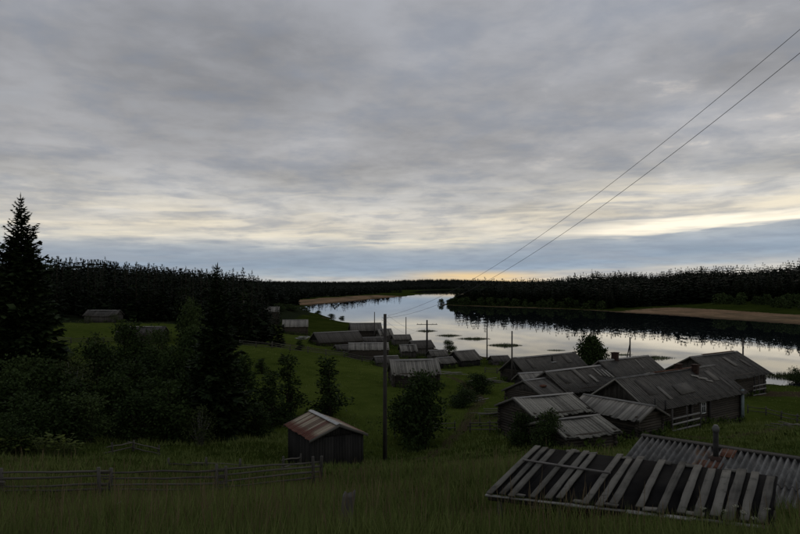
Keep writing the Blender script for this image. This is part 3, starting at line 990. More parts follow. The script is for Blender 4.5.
def felt_roof():
    A = np.array([5.38, 9.5, 14.46])        # near right eave corner
    B = np.array([1.6, 12.0, 14.12])        # near left eave corner
    up = np.array([0.527, 0.838, 0.150])
    up /= np.linalg.norm(up)
    ex = A - B
    Ln = np.linalg.norm(ex)
    ex /= Ln
    S = 2.42
    # right edge of the roof is a little shorter
    nrm = np.cross(ex, up)
    nrm /= np.linalg.norm(nrm)
    upo = np.cross(nrm, ex)
    root = thing('lean_to_shed', 'low shed roof of black felt held down by grey boards in the foreground grass', 'shed', (B[0], B[1], gz(B[0], B[1])), 0)
    inv = Vector((B[0], B[1], gz(B[0], B[1])))
    fm = Matrix((Vector(ex), Vector(upo), Vector(nrm))).transposed().to_4x4()
    fm.translation = Vector(B) - inv

    def put(mb, name, mat):
        o = mb.build(name, mat, root)
        o.matrix_local = fm
        return o
    # board decking in felt strips
    n = 7
    for i in range(n):
        x0, x1 = Ln * i / n, Ln * (i + 1) / n
        mb = MB()
        sx0, sx1 = S - 0.6 * i / n, S - 0.6 * (i + 1) / n
        zt_ = 0.02 + 0.005 * (i % 2)
        mb.add([(x0 + .01, .03, 0), (x1 + .04, .03, 0), (x1 + .04, sx1 - .03, 0), (x0 + .01, sx0 - .03, 0), (x0 + .01, .03, zt_), (x1 + .04, .03, zt_), (x1 + .04, sx1 - .03, zt_), (x0 + .01, sx0 - .03, zt_)], MB.BOXQ)
        put(mb, 'felt_strip', M['felt'])
    # battens
    bx = []
    for px_ in (491, 502, 512, 533, 548, 558, 586, 600, 612, 638, 661, 680, 697, 714, 729, 745, 763):
        q_ = (px_ - 400) / 650
        tt = (B[1] * q_ - B[0]) / (ex[0] - q_ * ex[1])
        w_ = random.uniform(0.10, 0.135) + (0.02 if px_ > 640 else 0)
        bx.append((max(0.0, tt - w_ / 2), w_))
    k = 1.0
    for i, (x0, w_) in enumerate(bx):
        x0 *= k
        w_ *= k
        mb = MB()
        y0, y1 = random.uniform(-0.07, 0.09), S - 0.6 * x0 / Ln + random.uniform(-0.14, 0.05)
        m_ = 7
        # a slightly bowed, worn board
        ys = np.linspace(y0, y1, m_)
        sk = random.uniform(-0.035, 0.035)
        for a, b_ in zip(ys[:-1], ys[1:]):
            pass
        V, Q = [], []
        for j, yy in enumerate(ys):
            t = j / (m_ - 1)
            off = sk * (t - 0.5) + 0.004 * math.sin(3 * t + i)
            zb = 0.03 + 0.012 * math.sin(math.pi * t) * random.uniform(0.2, 1.2)
            wl, wr = x0 + off + random.uniform(-.007, .007), x0 + w_ + off + random.uniform(-.007, .007)
            V += [(wl, yy, zb), (wr, yy, zb), (wr, yy, zb + 0.028), (wl, yy, zb + 0.028)]
            if j:
                o = 4 * (j - 1)
                for q in ((0, 1, 5, 4), (1, 2, 6, 5), (2, 3, 7, 6), (3, 0, 4, 7)):
                    Q.append(tuple(o + e for e in q))
        Q += [(3, 2, 1, 0), tuple(4 * (m_ - 1) + e for e in (0, 1, 2, 3))]
        mb.add(V, Q)
        put(mb, 'roof_board', M['roof_felt_board'])
    for (xa, top_) in ((0.62, 0), (0.92, 1), (1.3, 1), (1.75, 0), (2.0, 1), (2.25, 0), (2.75, 1), (2.9, 0), (3.25, 1), (3.55, 0), (3.9, 1)):
        ya = (S - 0.6 * xa / Ln - 0.12) if top_ else 0.0
        o = put(MB().box(-0.13, -0.045, 0, 0.13, 0.045, 0.02, jit=0.012), 'board_scrap', M['roof_felt_board'])
        o.matrix_local = fm @ Matrix.Translation((xa, ya + 0.05, 0.03)) @ Matrix.Rotation(random.uniform(-.25, .25), 4, 'Z')
    # a thin pole lying across and boards along the eave and top
    put(MB().tube([(0.12, S * 0.62, 0.085), (0.9, S * 0.56, 0.09), (1.95, S * 0.50, 0.085)], [0.018, 0.022, 0.02], 7), 'pole_across', M['dead_wood'])
    xs = np.linspace(-0.02, Ln + 0.02, 10)
    for a, b_ in zip(xs[:-1], xs[1:]):
        put(MB().box(a, -0.05 + random.uniform(-.02, .02), -0.03, b_ - 0.02, 0.02, -0.005, jit=0.006), 'eave_board', M['board_x'])
    put(MB().tube([(0, 0.08, -0.1), (Ln, 0.08, -0.1)], 0.06, 8), 'eave_log', M['log'])
    put(MB().tube([(0, S - 0.1, -0.1), (Ln, S - 0.7, -0.1)], 0.06, 8), 'top_log', M['log'])
    # posts down into the grass and low log wall
    for t in (0.05, 0.3, 0.62, 0.95):
        for v in (0.1, S - 0.6 * t - 0.12):
            p = B + ex * Ln * t + upo * v
            g0 = gz(p[0], p[1])
            mb = MB().tube([Vector((p[0], p[1], min(g0 - 0.4, p[2] - 0.6))) - inv, Vector((p[0], p[1], p[2] - 0.12)) - inv], 0.055, 7)
            mb.build('post', M['post'], root)
    for i in range(10):
        mb = MB()
        p, q = B + upo * (S - 0.1) - np.array([0, 0, 0.22 + 0.2 * i]), A + upo * (S - 0.7) - np.array([0, 0, 0.22 + 0.2 * i])
        mb.tube([Vector(p) - inv, Vector(q) - inv], 0.105, 7)
        mb.build('wall_log', M['log'], root, smooth=True)


felt_roof()


def slate_roof():
    """bath house with corrugated slate: ridge from (6.5,17) to the right"""
    rot = math.atan2(-0.643, 0.766)
    ux = np.array([0.766, -0.643])
    L, zr = 7.0, 13.94
    rx, ry = 6.54, 17.0
    half, rise = 2.3, 0.6
    vy = np.array([-ux[1], ux[0]])          # away from camera
    ox, oy = rx - vy[0] * half, ry - vy[1] * half
    zb = gz(*(np.array([rx, ry]) + ux * 2.0))
    root = thing('bath_house', 'bath house with corrugated slate roof and sooty stove pipe in the foreground', 'bath house', (ox, oy, zb), rot)
    h = zr - rise - zb
    log_walls(root, L - 0.3, half * 2, h, M['log'], M['log_y'], zlow=-1.2)
    gable_boards(root, L - 0.3, half * 2, h, rise, M['plank_z'])
    # one corrugated sheet, shared
    pitch, nw, ln, seg = 0.138, 5, 1.34, 8
    width = pitch * nw

    def sheet(mat):
        xs = np.linspace(0, width + pitch * 0.55, nw * seg + 5)
        zt = 0.046 * np.cos(2 * np.pi * xs / pitch)
        V, Q = [], []
        nx = len(xs)
        for yy in (0.0, ln):
            for t in (0.0, -0.012):
                V += [(a, yy, zz + t) for a, zz in zip(xs, zt)]
        for i in range(nx - 1):
            Q += [(i, i + 1, 2 * nx + i + 1, 2 * nx + i), (nx + i + 1, nx + i, 3 * nx + i, 3 * nx + i + 1),
                  (nx + i, nx + i + 1, i + 1, i), (2 * nx + i, 2 * nx + i + 1, 3 * nx + i + 1, 3 * nx + i)]
        return mesh_np('slate_sheet', V, np.array(Q), mat, None, True)
    ms, mr = sheet(M['slate']), sheet(M['slate_rust'])
    sl = math.hypot(half, rise)
    for side in (1, -1):
        down = Vector((0, -side * half / sl, -rise / sl))
        for row in (1, 0):
            for i in range(int((L + 0.2) / width)):
                rusty = side == 1 and i in (2,) 
                o = link('slate_sheet', mr if rusty else ms, root)
                Z = Vector((0, -side * rise / sl, half / sl))
                Y = down.normalized()
                X = Y.cross(Z)
                mtx = Matrix((X, Y, Z)).transposed().to_4x4()
                start = Vector((i * width - 0.15 + (width if side == -1 else 0) * 0, half, h + rise)) + down * (row * 1.18 + 0.02) + Z * (0.05 + (1 - row) * 0.022 + 0.004 * (i % 2) + random.uniform(0, .006))
                if X.x < 0:
                    start += Vector((width, 0, 0))
                mtx.translation = start
                o.matrix_local = mtx
    for side in (1, -1):
        mb = MB()
        mb.obox((-0.2, half - side * 0.02, h + rise + 0.105), (L + 0.3, 0, 0), (0, -side * 0.13, -0.13 * rise / half), (0, 0, 0.02))
        mb.build('ridge_board', M['roof_dark'], root)
    # stove pipe through the near slope
    pxx, v = 1.75, 0.62
    z0 = h + rise - v * rise / half
    mb = MB().tube([(pxx, half - v, z0 - 0.2), (pxx, half - v, z0 + 0.78)], 0.062, 14)
    sp = mb.build('stove_pipe', M['pipe'], root, smooth=True)
    MB().tube([(pxx, half - v, z0 + 0.72), (pxx, half - v, z0 + 0.80), (pxx + .0, half - v, z0 + 0.88)], [0.075, 0.085, 0.045], 14).build('pipe_cap', M['cap'], sp, smooth=True)
    MB().tube([(pxx, half - v, z0 - 0.12), (pxx, half - v, z0 + 0.1), (pxx, half - v, z0 + 0.14)], [0.2, 0.17, 0.1], 10, wob=0.12).build('pipe_collar', M['brick'], sp)
    # rusty plate above the pipe
    sl_n = np.array([0, -rise / sl, half / sl])
    MB().obox(np.array([pxx + 0.06, half - 0.1, h + rise + 0.06]) + sl_n * 0.03, (0.3, 0, 0), tuple(np.array([0, -half / sl, -rise / sl]) * 0.45), tuple(sl_n * 0.008)).build('rust_plate', M['rust_ridge'], root)
    MB().obox(np.array([pxx - 0.3, half - 0.78, h + rise - 0.78 * rise / half + 0.05]) + sl_n * 0.035, (0.52, 0, 0), tuple(np.array([0, -half / sl, -rise / sl]) * 0.4), tuple(sl_n * 0.008)).build('rust_plate', M['rust_ridge'], root)


slate_roof()

# ------------------------------------------------------------------ trees


def spruce_leaves(h, rb, whorls, per, sprays, rng, low=0.04, lenf=1.0, wid=1.0, ragged=0.25, rep_=1):
    P, D, S, Ls, Ws = [], [], [], [], []
    for w in range(whorls):
        t = low + (1 - low) * (w / (whorls - 1)) ** 0.92
        if t > 0.985:
            t = 0.985
        z = t * h
        prof = rb * ((1 - t) ** 0.82) * (0.5 + 0.5 * min(1, t * 6)) + 0.12
        k = max(3, int(per * (0.55 + 0.45 * (1 - t))))
        a0 = rng.uniform(0, 6.28)
        for j in range(k):
            r = prof * rng.uniform(1 - ragged * 1.6, 1 + ragged)
            a = a0 + 6.283 * j / k + rng.uniform(-0.3, 0.3)
            out = np.array([math.cos(a), math.sin(a), 0])
            sid = np.array([-math.sin(a), math.cos(a), 0])
            pitch = -0.42 + 0.95 * t ** 1.4 + rng.uniform(-0.12, 0.12)
            m = max(2, int(sprays * (0.35 + 0.65 * (r / (rb + 0.1)))))
            u = (np.arange(m) + rng.uniform(0.2, 0.9, m)) / m
            u = 0.12 + 0.88 * u
            curve = pitch * u + (0.32 * u ** 2.2)          # drooping, tips turned up
            base = out[None] * (r * u)[:, None]
            base[:, 2] = z + r * curve
            for sgn in (1, -1) * rep_:
                n = m
                dd = out[None] * rng.uniform(0.45, 0.95, (n, 1)) + sid[None] * sgn * rng.uniform(0.2, 0.9, (n, 1))
                dd[:, 2] = rng.uniform(-0.7, 0.2, n) + 0.45 * t
                dd = unit(dd)
                ss = unit(np.cross(dd, np.array([0, 0, 1.0])) + rng.normal(0, 0.35, (n, 3)))
                L_ = lenf * (0.10 * (1 - t) + 0.05 + 0.33 * r * (1.05 - u * 0.55)) * rng.uniform(0.7, 1.3, n)
                P.append(base)
                D.append(dd)
                S.append(ss)
                Ls.append(L_)
                Ws.append(L_ * rng.uniform(0.4, 0.62, n) * wid)
    # leader
    n = 6
    P.append(np.column_stack([np.zeros(n), np.zeros(n), h * np.linspace(0.95, 0.995, n)]))
    dd = unit(np.column_stack([rng.normal(0, 0.35, n), rng.normal(0, 0.35, n), np.ones(n)]))
    D.append(dd)
    S.append(unit(np.cross(dd, np.array([1.0, 0, 0]))))
    Ls.append(np.full(n, h * 0.035))
    Ws.append(np.full(n, h * 0.007))
    P, D, S = np.vstack(P), np.vstack(D), np.vstack(S)
    V, F = kites(P, D, S, np.concatenate(Ls), np.concatenate(Ws))
    tint = np.repeat(rng.uniform(0, 1, len(P)), 4)
    return V, F, tint


def trunk_mesh(name, h, r, mat, rng, bend=0.1):
    pts = [(rng.uniform(-bend, bend) * i / 5 * 0.3, rng.uniform(-bend, bend) * i / 5 * 0.3, -0.4 + (h + 0.4) * i / 5) for i in range(6)]
    pts[0] = (0, 0, -0.4)
    return MB().tube(pts, np.linspace(r, r * 0.12, 6), 7).mesh(name, mat, True)


def leafy_crown(h, w, n, rng, leaf=0.2, base=0.08, lobes=9, shape='round', hollow=0.45):
    """leaves gathered into uneven lobes round a few stems"""
    C, RR = [], []
    for i in range(lobes):
        t = rng.uniform(0.12, 1) if shape != 'tall' else (i + 0.5) / lobes
        if shape == 'round':
            rad = w * 0.5 * math.sqrt(max(0.05, 1 - (2 * t - 0.95) ** 2)) * 0.72
        elif shape == 'tall':
            rad = w * 0.5 * (1.0 - 0.75 * t) * 0.6
        else:
            rad = w * 0.5 * (1 - 0.5 * t) * 0.85
        a = rng.uniform(0, 6.28)
        q = rng.uniform(0.35, 1) * rad
        C.append((math.cos(a) * q, math.sin(a) * q, h * (base + (0.93 - base) * t)))
        RR.append(rng.uniform(0.16, 0.30) * (w if shape != 'tall' else w * 0.9) * (1.1 - 0.45 * t))
    C = np.array(C)
    RR = np.array(RR)
    pick = rng.choice(lobes, n, p=RR ** 2 / (RR ** 2).sum())
    v = unit(rng.normal(size=(n, 3)))
    rr = RR[pick] * np.clip(rng.normal(0.84, 0.3, n), 0.1, 1.7)
    P = C[pick] + v * rr[:, None] * np.array([1, 1, 0.85])
    P[:, 2] = np.clip(P[:, 2], 0.02 * h, None)
    D = unit(v * 0.6 + rng.normal(0, 0.6, (n, 3)) + np.array([0, 0, -0.15]))
    S = unit(np.cross(D, rng.normal(size=(n, 3))))
    L = leaf * rng.uniform(0.4, 1.45, n)
    V, F = kites(P, D, S, L, L * rng.uniform(0.45, 0.75, n))
    tl = rng.uniform(0, 1, lobes)
    tint = np.repeat(np.clip(0.5 * tl[pick] + 0.5 * rng.uniform(0, 1, n), 0, 1), 4)
    return V, F, tint, C


def stems_mesh(name, C, mat, rng, r=0.05, spread=0.25):
    mb = MB()
    for c in C:
        b = np.array([rng.uniform(-spread, spread), rng.uniform(-spread, spread), -0.3])
        mid = b * 0.4 + c * 0.55 + np.array([0, 0, 0.1 * c[2]])
        mb.tube([b, mid, c], [r, r * 0.65, r * 0.2], 5)
    return mb.mesh(name, mat, True)


def tree(name, label, cat, x, y, crown, trunk, group=None, scale=1.0, rz=None, z=None, tname='trunk', sxy=None):
    rz = random.uniform(0, 6.28) if rz is None else rz
    o = thing(name, label, cat, (x, y, (gz(x, y) if z is None else z) - 0.05), rz, group)
    o.scale = (scale * (sxy or 1), scale * (sxy or 1), scale)
    link(tname, trunk, o)
    link('crown', crown, o)
    return o


rg = np.random.default_rng(3)


def pw(px, d):
    return ((px - 400) / 650 * d, d)


# the tall spruce at the left edge
V, F, t = spruce_leaves(19.6, 3.9, 60, 11, 17, rg, 0.05, 1.15, 1.15, 0.36, 2)
big = mesh_np('tall_spruce_crown', V, F, M['spruce'], t)
x, y = pw(21, 58)
zt = CAM_Z + (284 - 197) / 650 * 58
g0 = gz(x, y)
tree('spruce_tree', 'tall lone spruce standing out against the sky at the left edge', 'tree', x, y, big, trunk_mesh('tall_spruce_trunk', 19.2, 0.26, M['bark'], rg), scale=(zt - g0) / 19.6, rz=1.0)
# the spruce left of centre
V, F, t = spruce_leaves(13.6, 2.5, 48, 10, 13, rg, 0.05, 1.2, 1.2, 0.26, 2)
mid = mesh_np('meadow_spruce_crown', V, F, M['spruce'], t)
x, y = pw(217, 49)
zt = CAM_Z + (284 - 266) / 650 * 49
tree('spruce_tree', 'dark slender spruce in the middle of the bushes behind the rail fence', 'tree', x, y, mid, trunk_mesh('meadow_spruce_trunk', 13.2, 0.17, M['bark'], rg), scale=(zt - gz(x, y)) / 13.6)

# forest variants (shared meshes)
FOREST = []
for k in range(5):
    V, F, t = spruce_leaves(16, [2.5, 2.1, 2.9, 2.3, 2.6][k], 26, 8, 5, rg, 0.05, 1.7, 1.7, 0.32)
    FOREST.append((mesh_np('spruce_crown', V, F, M['spruce_mid'], t), trunk_mesh('spruce_trunk', 15.6, 0.2, M['bark'], rg)))
BIRCH = []
for k in range(2):
    V, F, t, C = leafy_crown(13, 5.5, 1500, rg, 0.5, 0.22, 16, 'cone')
    mb = MB()
    mb.tube([(0, 0, -0.4), (0.1, 0, 6), (0.0, 0.1, 12)], [0.14, 0.1, 0.03], 7)
    for c in C[::2]:
        mb.tube([(0, 0, c[2] * 0.7), c], [0.05, 0.015], 5)
    BIRCH.append((mesh_np('birch_crown', V, F, M['alder'], t), mb.mesh('birch_trunk', M['bark_birch'], True)))

# spruces at the village edge
for (px, d, py) in ((207, 132, 272), (213, 128, 266), (222, 135, 270), (233, 138, 269), (243, 133, 268), (252, 128, 271), (258, 140, 276), (262, 134, 283),
                    (201, 140, 271), (193, 146, 274), (186, 150, 267)):
    x, y = pw(px, d)
    zt = CAM_Z + (284 - py) / 650 * d
    c, tr = FOREST[random.randrange(5)]
    tree('spruce_tree', 'dark spruce in the clump at the village edge', 'tree', x, y, c, tr, 'spruces clumped at the village edge', scale=(zt - gz(x, y)) / 16, sxy=random.uniform(0.85, 1.1))
for i, (px, d, py, lab) in enumerate(((277, 120, 303, 'short dark spruce alone at the right end of the village-edge clump'), (268, 150, 296, 'small spruce beside the pale-roofed house at the village edge'))):
    x, y = pw(px, d)
    zt = CAM_Z + (284 - py) / 650 * d
    tree('spruce_tree', lab, 'tree', x, y, *FOREST[i], scale=(zt - gz(x, y)) / 16, sxy=1.25)

# left forest: front rows one by one
cnt = 0
pts = []
tries = 0
while cnt < 150 and tries < 6000:
    tries += 1
    px = random.uniform(-70, 262)
    d = random.uniform(183, 262)
    x, y = pw(px, d)
    if px > 60 and px < 125 and d < 186:
        continue
    if px > 215 and d < 200:
        continue
    if any((x - a) ** 2 + (y - b_) ** 2 < 2.4 ** 2 for a, b_ in pts):
        continue
    pts.append((x, y))
    if random.random() < 0.14:
        c, tr = random.choice(BIRCH)
        lab, nm, grp = 'leafy birch mixed into the dark forest on the left', 'birch_tree', 'birches in the left forest'
        sc = random.uniform(0.75, 1.0)
    else:
        c, tr = random.choice(FOREST)
        lab, nm, grp = 'dark spruce in the forest behind the left field', 'spruce_tree', 'spruces of the left forest'
        sc = random.uniform(0.85, 1.3)
    # the wood drops towards the river
    skyline = np.interp(px, [-70, 40, 70, 110, 150, 190, 262], [252, 257, 259, 258, 265, 270, 280])
    g0 = gz(x, y)
    lim = (CAM_Z + (284 - skyline + random.uniform(-7, 4)) / 650 * d - g0) / 16
    tree(nm, lab, 'tree', x, y, c, tr, grp, scale=max(0.35, min(sc, lim)), sxy=random.uniform(0.9, 1.15))
    cnt += 1

# low detail woods
def low_spruce(rng, levels=9, per=5):
    P, D, S, L, W = [], [], [], [], []
    for i in range(levels):
        t = 0.06 + 0.9 * i / (levels - 1)
        r = 0.17 * (1 - t) ** 0.75 + 0.014
        a0 = rng.uniform(0, 6.28)
        for j in range(per):
            a = a0 + 6.283 * j / per + rng.uniform(-.3, .3)
            q = r * rng.uniform(0.65, 1.25)
            P.append((0, 0, t + 0.035))
            D.append((math.cos(a), math.sin(a), -0.25 - 0.3 * (1 - t)))
            S.append((-math.sin(a), math.cos(a), rng.uniform(-.4, .4)))
            L.append(q * 1.1)
            W.append(q * 1.5)
    P.append((0, 0, 0.9)); D.append((0.02, 0, 1)); S.append((1, 0, 0)); L.append(0.1); W.append(0.025)
    P.append((0, 0, 0.9)); D.append((0.02, 0, 1)); S.append((0, 1, 0)); L.append(0.1); W.append(0.025)
    return kites(np.array(P, float), unit(np.array(D, float)), unit(np.array(S, float)), np.array(L), np.array(W), 0.62)


LOW = [low_spruce(rg) for _ in range(8)]


def low_leafy(rng, n=42):
    v = unit(rng.normal(size=(n, 3)))
    P = v * rng.uniform(0.55, 1, (n, 1)) * np.array([0.2, 0.2, 0.42]) + np.array([0, 0, 0.55])
    D = unit(v + rng.normal(0, .5, (n, 3)))
    S = unit(np.cross(D, rng.normal(size=(n, 3))))
    return kites(P, D, S, np.full(n, 0.15), np.full(n, 0.13))


LOWL = [low_leafy(rg) for _ in range(4)]


def wood_mass(name, label, X, Y, H, leafy=0.12, mat='spruce_far', wide=1.0):
    Z = terrain(X, Y)
    Vs, Fs, Ts = [], [], []
    n0 = 0
    for x, y, z, h in zip(X, Y, Z, H):
        lf = random.random() < leafy
        V, F = random.choice(LOWL if lf else LOW)
        a = random.uniform(0, 6.28)
        c, s = math.cos(a), math.sin(a)
        k = h * (0.8 if lf else 1.0)
        w = k * random.uniform(0.85, 1.6) * wide
        Vs.append(np.column_stack([(V[:, 0] * c - V[:, 1] * s) * w + x, (V[:, 0] * s + V[:, 1] * c) * w + y, V[:, 2] * k + z]))
        Fs.append(F + n0)
        n0 += len(V)
        Ts.append(np.repeat(rg.uniform(0, 1, len(V) // 4) * 0.5 + random.random() * (0.6 if lf else 0.35), 4))
    o = link(name, mesh_np(name, np.vstack(Vs), np.vstack(Fs), M[mat], np.concatenate(Ts)))
    tag(o, label, 'forest', kind='stuff')


def scatter(n, x0, x1, y0, y1, test):
    X, Y = rg.uniform(x0, x1, n), rg.uniform(y0, y1, n)
    z, inside, right, dn, df, r = terrain(X, Y, True)
    k = test(X, Y, z, inside, right, dn, df, r)
    return X[k], Y[k]


ed = lambda x, y: (6 * np.sin(x / 17) + 7 * np.sin(y / 23 + x / 40)) * np.where(y < 450, 1, 0.45)
inview = lambda x, y, m=0.78: np.abs(x) < m * y


def under_sky(X, Y, H):
    # the ridge wood runs down towards the river
    P = 400 + X / Y * 650
    sk = np.interp(P, [-200, 60, 110, 150, 200, 245, 262, 310, 340], [254, 259, 259, 266, 272, 276, 283.5, 287, 290]) + rg.uniform(-5, 4, len(X))
    return np.clip(np.minimum(H, CAM_Z + (284 - sk) / 650 * Y - terrain(X, Y)), 3, 20)


# far bank: front row one by one
X, Y = scatter(9000, 20, 420, 200, 640, lambda x, y, z, i, r_, dn, df, r: r_ & (df + ed(x, y) > np.where(y < 450, 92, 15)) & (df + ed(x, y) < np.where(y < 450, 112, 34)) & inview(x, y, 0.7))
order = np.argsort(np.hypot(X, Y))
keep = []
for i in order:
    if all((X[i] - X[j]) ** 2 + (Y[i] - Y[j]) ** 2 > 14 for j in keep):
        keep.append(i)
    if len(keep) >= 120:
        break
for i in keep:
    c, tr = FOREST[random.randrange(5)]
    tree('spruce_tree', 'dark spruce in the front row of the forest across the river', 'tree', X[i], Y[i], c, tr, 'spruces lining the far bank', scale=random.uniform(0.8, 1.12))
# a taller tree standing over the skyline
x, y = pw(592, 560)
tree('spruce_tree', 'tallest tree rising above the skyline of the far bank', 'tree', x, y, *FOREST[2], scale=(CAM_Z + (284 - 269) / 650 * 560 - gz(x, y)) / 16, sxy=0.85)
X, Y = scatter(26000, 20, 760, 190, 1000, lambda x, y, z, i, r_, dn, df, r: r_ & (df + ed(x, y) > np.where(y < 450, 100, 18)) & (df < 340) & inview(x, y) & (rg.uniform(0, 1, len(x)) < np.where(df < 170, 1.0, 0.42)))
wood_mass('forest', 'dark spruce forest covering the far bank of the river', X, Y, (13 + 9 * rg.uniform(0, 1, len(X)) ** 1.6) * (0.9 + 0.16 * np.sin(X / 21 + Y / 34) * np.sin(X / 9.0)))
X, Y = scatter(14000, -420, 330, 420, 2600, lambda x, y, z, i, r_, dn, df, r: (~i) & (~r_) & (dn + ed(x, y) > np.where(y > 540, 58, 50)) & (dn < 700) & (np.abs(x + 30) < 0.5 * y))
wood_mass('forest', 'low distant forest along the left bank behind the sandbank', X, Y, rg.uniform(10, 17, len(X)), 0.05)
X, Y = scatter(9000, -330, -20, 262, 560, lambda x, y, z, i, r_, dn, df, r: (~i) & (~r_) & (dn > 14) & ((x < -75) | (y > 345)) & (x > -0.72 * y) & (x < -0.12 * y - 18))
wood_mass('forest', 'dark forest ridge rising behind the left field', X, Y, under_sky(X, Y, rg.uniform(11, 18, len(X))), 0.1)
X, Y = scatter(16000, -1500, 1500, 1200, 4400, lambda x, y, z, i, r_, dn, df, r: (~i) & (dn > 120) & (df > 60) & (np.abs(x) < 0.34 * y) & ((y > 2600) | (np.abs(x - 0.1 * y) < 0.16 * y)))
wood_mass('forest', 'blue-black wooded hills closing the valley in the distance', X, Y, rg.uniform(9, 17, len(X)), 0.0, wide=2.2)

# ------------------------------------------------------------------ bushes
BUSH = []
for k in range(5):
    V, F, t, C = leafy_crown(5, 4.6, 5200, rg, 0.24, 0.1, 15, 'round')
    BUSH.append((mesh_np('bush_leaves', V, F, M['alder'], t), stems_mesh('bush_stems', C, M['bark'], rg)))
WILLOW = []
for k in range(3):
    V, F, t, C = leafy_crown(5, 4.6, 5200, rg, 0.22, 0.06, 17, 'cone')
    WILLOW.append((mesh_np('willow_leaves', V, F, M['willow'], t), stems_mesh('willow_stems', C, M['bark'], rg)))
V, F, t, C = leafy_crown(5, 4.6, 9000, rg, 0.26, 0.1, 34, 'round')
DENSE = [(mesh_np('round_bush_leaves', V, F, M['alder'], t), stems_mesh('round_bush_stems', C, M['bark'], rg))]
LOOSE = []
for k in range(3):
    V, F, t, C = leafy_crown(5, 4.6, 1900, rg, 0.2, 0.12, 26, 'round')
    LOOSE.append((mesh_np('loose_bush_leaves', V, F, M['loose'], t), stems_mesh('loose_bush_stems', C, M['dead_wood'], rg, 0.035)))
TALLB = []
for k in range(3):
    V, F, t, C = leafy_crown(6, 2.7, 2600, rg, 0.2, 0.05, 14, 'tall')
    TALLB.append((mesh_np('sapling_leaves', V, F, M['alder'], t), stems_mesh('sapling_stems', C, M['bark'], rg, 0.04, 0.1)))


def bush(px, d, h, w, label, kind=BUSH, group=None, name='bush', href=5.0, wref=4.6):
    x, y = pw(px, d)
    c, tr = random.choice(kind)
    return tree(name, label, 'bush', x, y, c, tr, group, scale=h / href, sxy=(w / wref) / (h / href), tname='stems')


for (px, d, h, w) in ((12, 44, 4.2, 4.5), (45, 47, 4.8, 4.6), (72, 52, 5.4, 5.0), (100, 58, 5.8, 5.2), (128, 54, 5.2, 5), (152, 60, 6.2, 5.2), (176, 56, 6.2, 5), (138, 44, 3.6, 4.2),
                      (88, 41, 3.2, 4.2), (30, 38, 3.0, 4), (168, 46, 4.2, 4), (112, 47, 4, 4.4), (60, 40, 3.0, 4), (-15, 42, 4.5, 5), (192, 64, 6.6, 4.6), (160, 74, 6.6, 5), (126, 78, 6, 5.4), (95, 74, 5.2, 5),
                      (240, 62, 4.6, 3.6), (150, 50, 4.6, 4.6), (185, 50, 4.4, 4.2), (70, 46, 4.2, 4.4), (20, 52, 5, 5), (205, 56, 5.5, 4.4), (10, 34, 2.2, 3.2), (255, 52, 2.6, 3.2), (-30, 55, 6, 5.5), (62, 66, 5, 5), (200, 45, 2.6, 3)):
    kd = random.choice((BUSH, BUSH, BUSH, WILLOW, LOOSE))
    lab, gr = ((('dark leafy bush in the thicket behind the rail fence', 'dark bushes of the thicket') if kd is BUSH else
                ('greener willow bush in the thicket behind the rail fence', 'willows of the thicket')) if kd is not LOOSE else
               ('thin open bush with grey stems in the thicket behind the rail fence', 'thin bushes of the thicket'))
    bush(px, d, h * random.uniform(0.85, 1.1), w * random.uniform(0.85, 1.15), lab, kd, group=gr)
bush(194, 84, 9.0, 5.6, 'pale leafy tree rising from the thicket left of the slender spruce', WILLOW, name='willow_tree')
for (px, d, h) in ((122, 132, 2.4), (136, 130, 2.0), (150, 131, 2.6), (163, 134, 3.4), (88, 170, 2.0), (114, 171, 2.6)):
    bush(px, d, h, h * 1.3, 'low bush against the walls of the barns by the mown field', LOOSE, 'low bushes by the field barns')
for (px, d, h) in ((304, 345, 3.0), (318, 342, 2.2), (331, 341, 2.0), (342, 340, 1.6), (290, 330, 3.5), (278, 320, 4.0)):
    bush(px, d, h, h * 2.2, 'low willow on the grassy spit where the river bends', WILLOW, 'low willows on the spit')
bush(272, 57, 5.2, 4.4, 'narrow dark sapling right of the slender spruce, by a dead stem', TALLB, name='sapling', href=6, wref=2.7)
bush(290, 60, 6.4, 3.8, 'thin tall sapling between the slender spruce and the rusty-roofed shed', TALLB, name='sapling', href=6, wref=2.7)
bush(330, 61, 5.9, 4.4, 'upright dense sapling behind the rusty-roofed shed', TALLB, name='sapling', href=6, wref=2.7)
bush(425, 51, 5.6, 5.2, 'broad dark bush right of the tall utility pole', BUSH)
bush(408, 54, 3.8, 3.4, 'lower bush touching the utility pole, below the pale-roofed barn', BUSH)
bush(591, 103, 7.2, 5.6, 'round dense bush between the log roofs and the river', DENSE)
bush(449, 168, 3.2, 3.8, 'small green bush on the river bank by the crossbar pole', WILLOW)
bush(548, 43.5, 2.6, 2.6, 'scrubby bush growing against the low sunken shed', WILLOW)
bush(522, 46, 2.2, 2.4, 'weedy bush at the left corner of the ragged shed', BUSH)
bush(462, 66, 2.0, 3.2, 'dark low bush on the slope left of the plank heap', BUSH)
bush(478, 76, 2.2, 4.2, 'low bush on the grassy bank below the striped plank roof', BUSH)
bush(798, 118, 3.6, 4.4, 'bush at the waterside on the right edge', WILLOW)
for (px, d, h) in ((300, 118, 2.0), (283, 96, 1.6), (262, 86, 2.2)):
    bush(px, d, h, h * 1.2, 'small bush on the open slope above the village', TALLB, 'small bushes on the open slope', 'sapling', 6, 2.7)
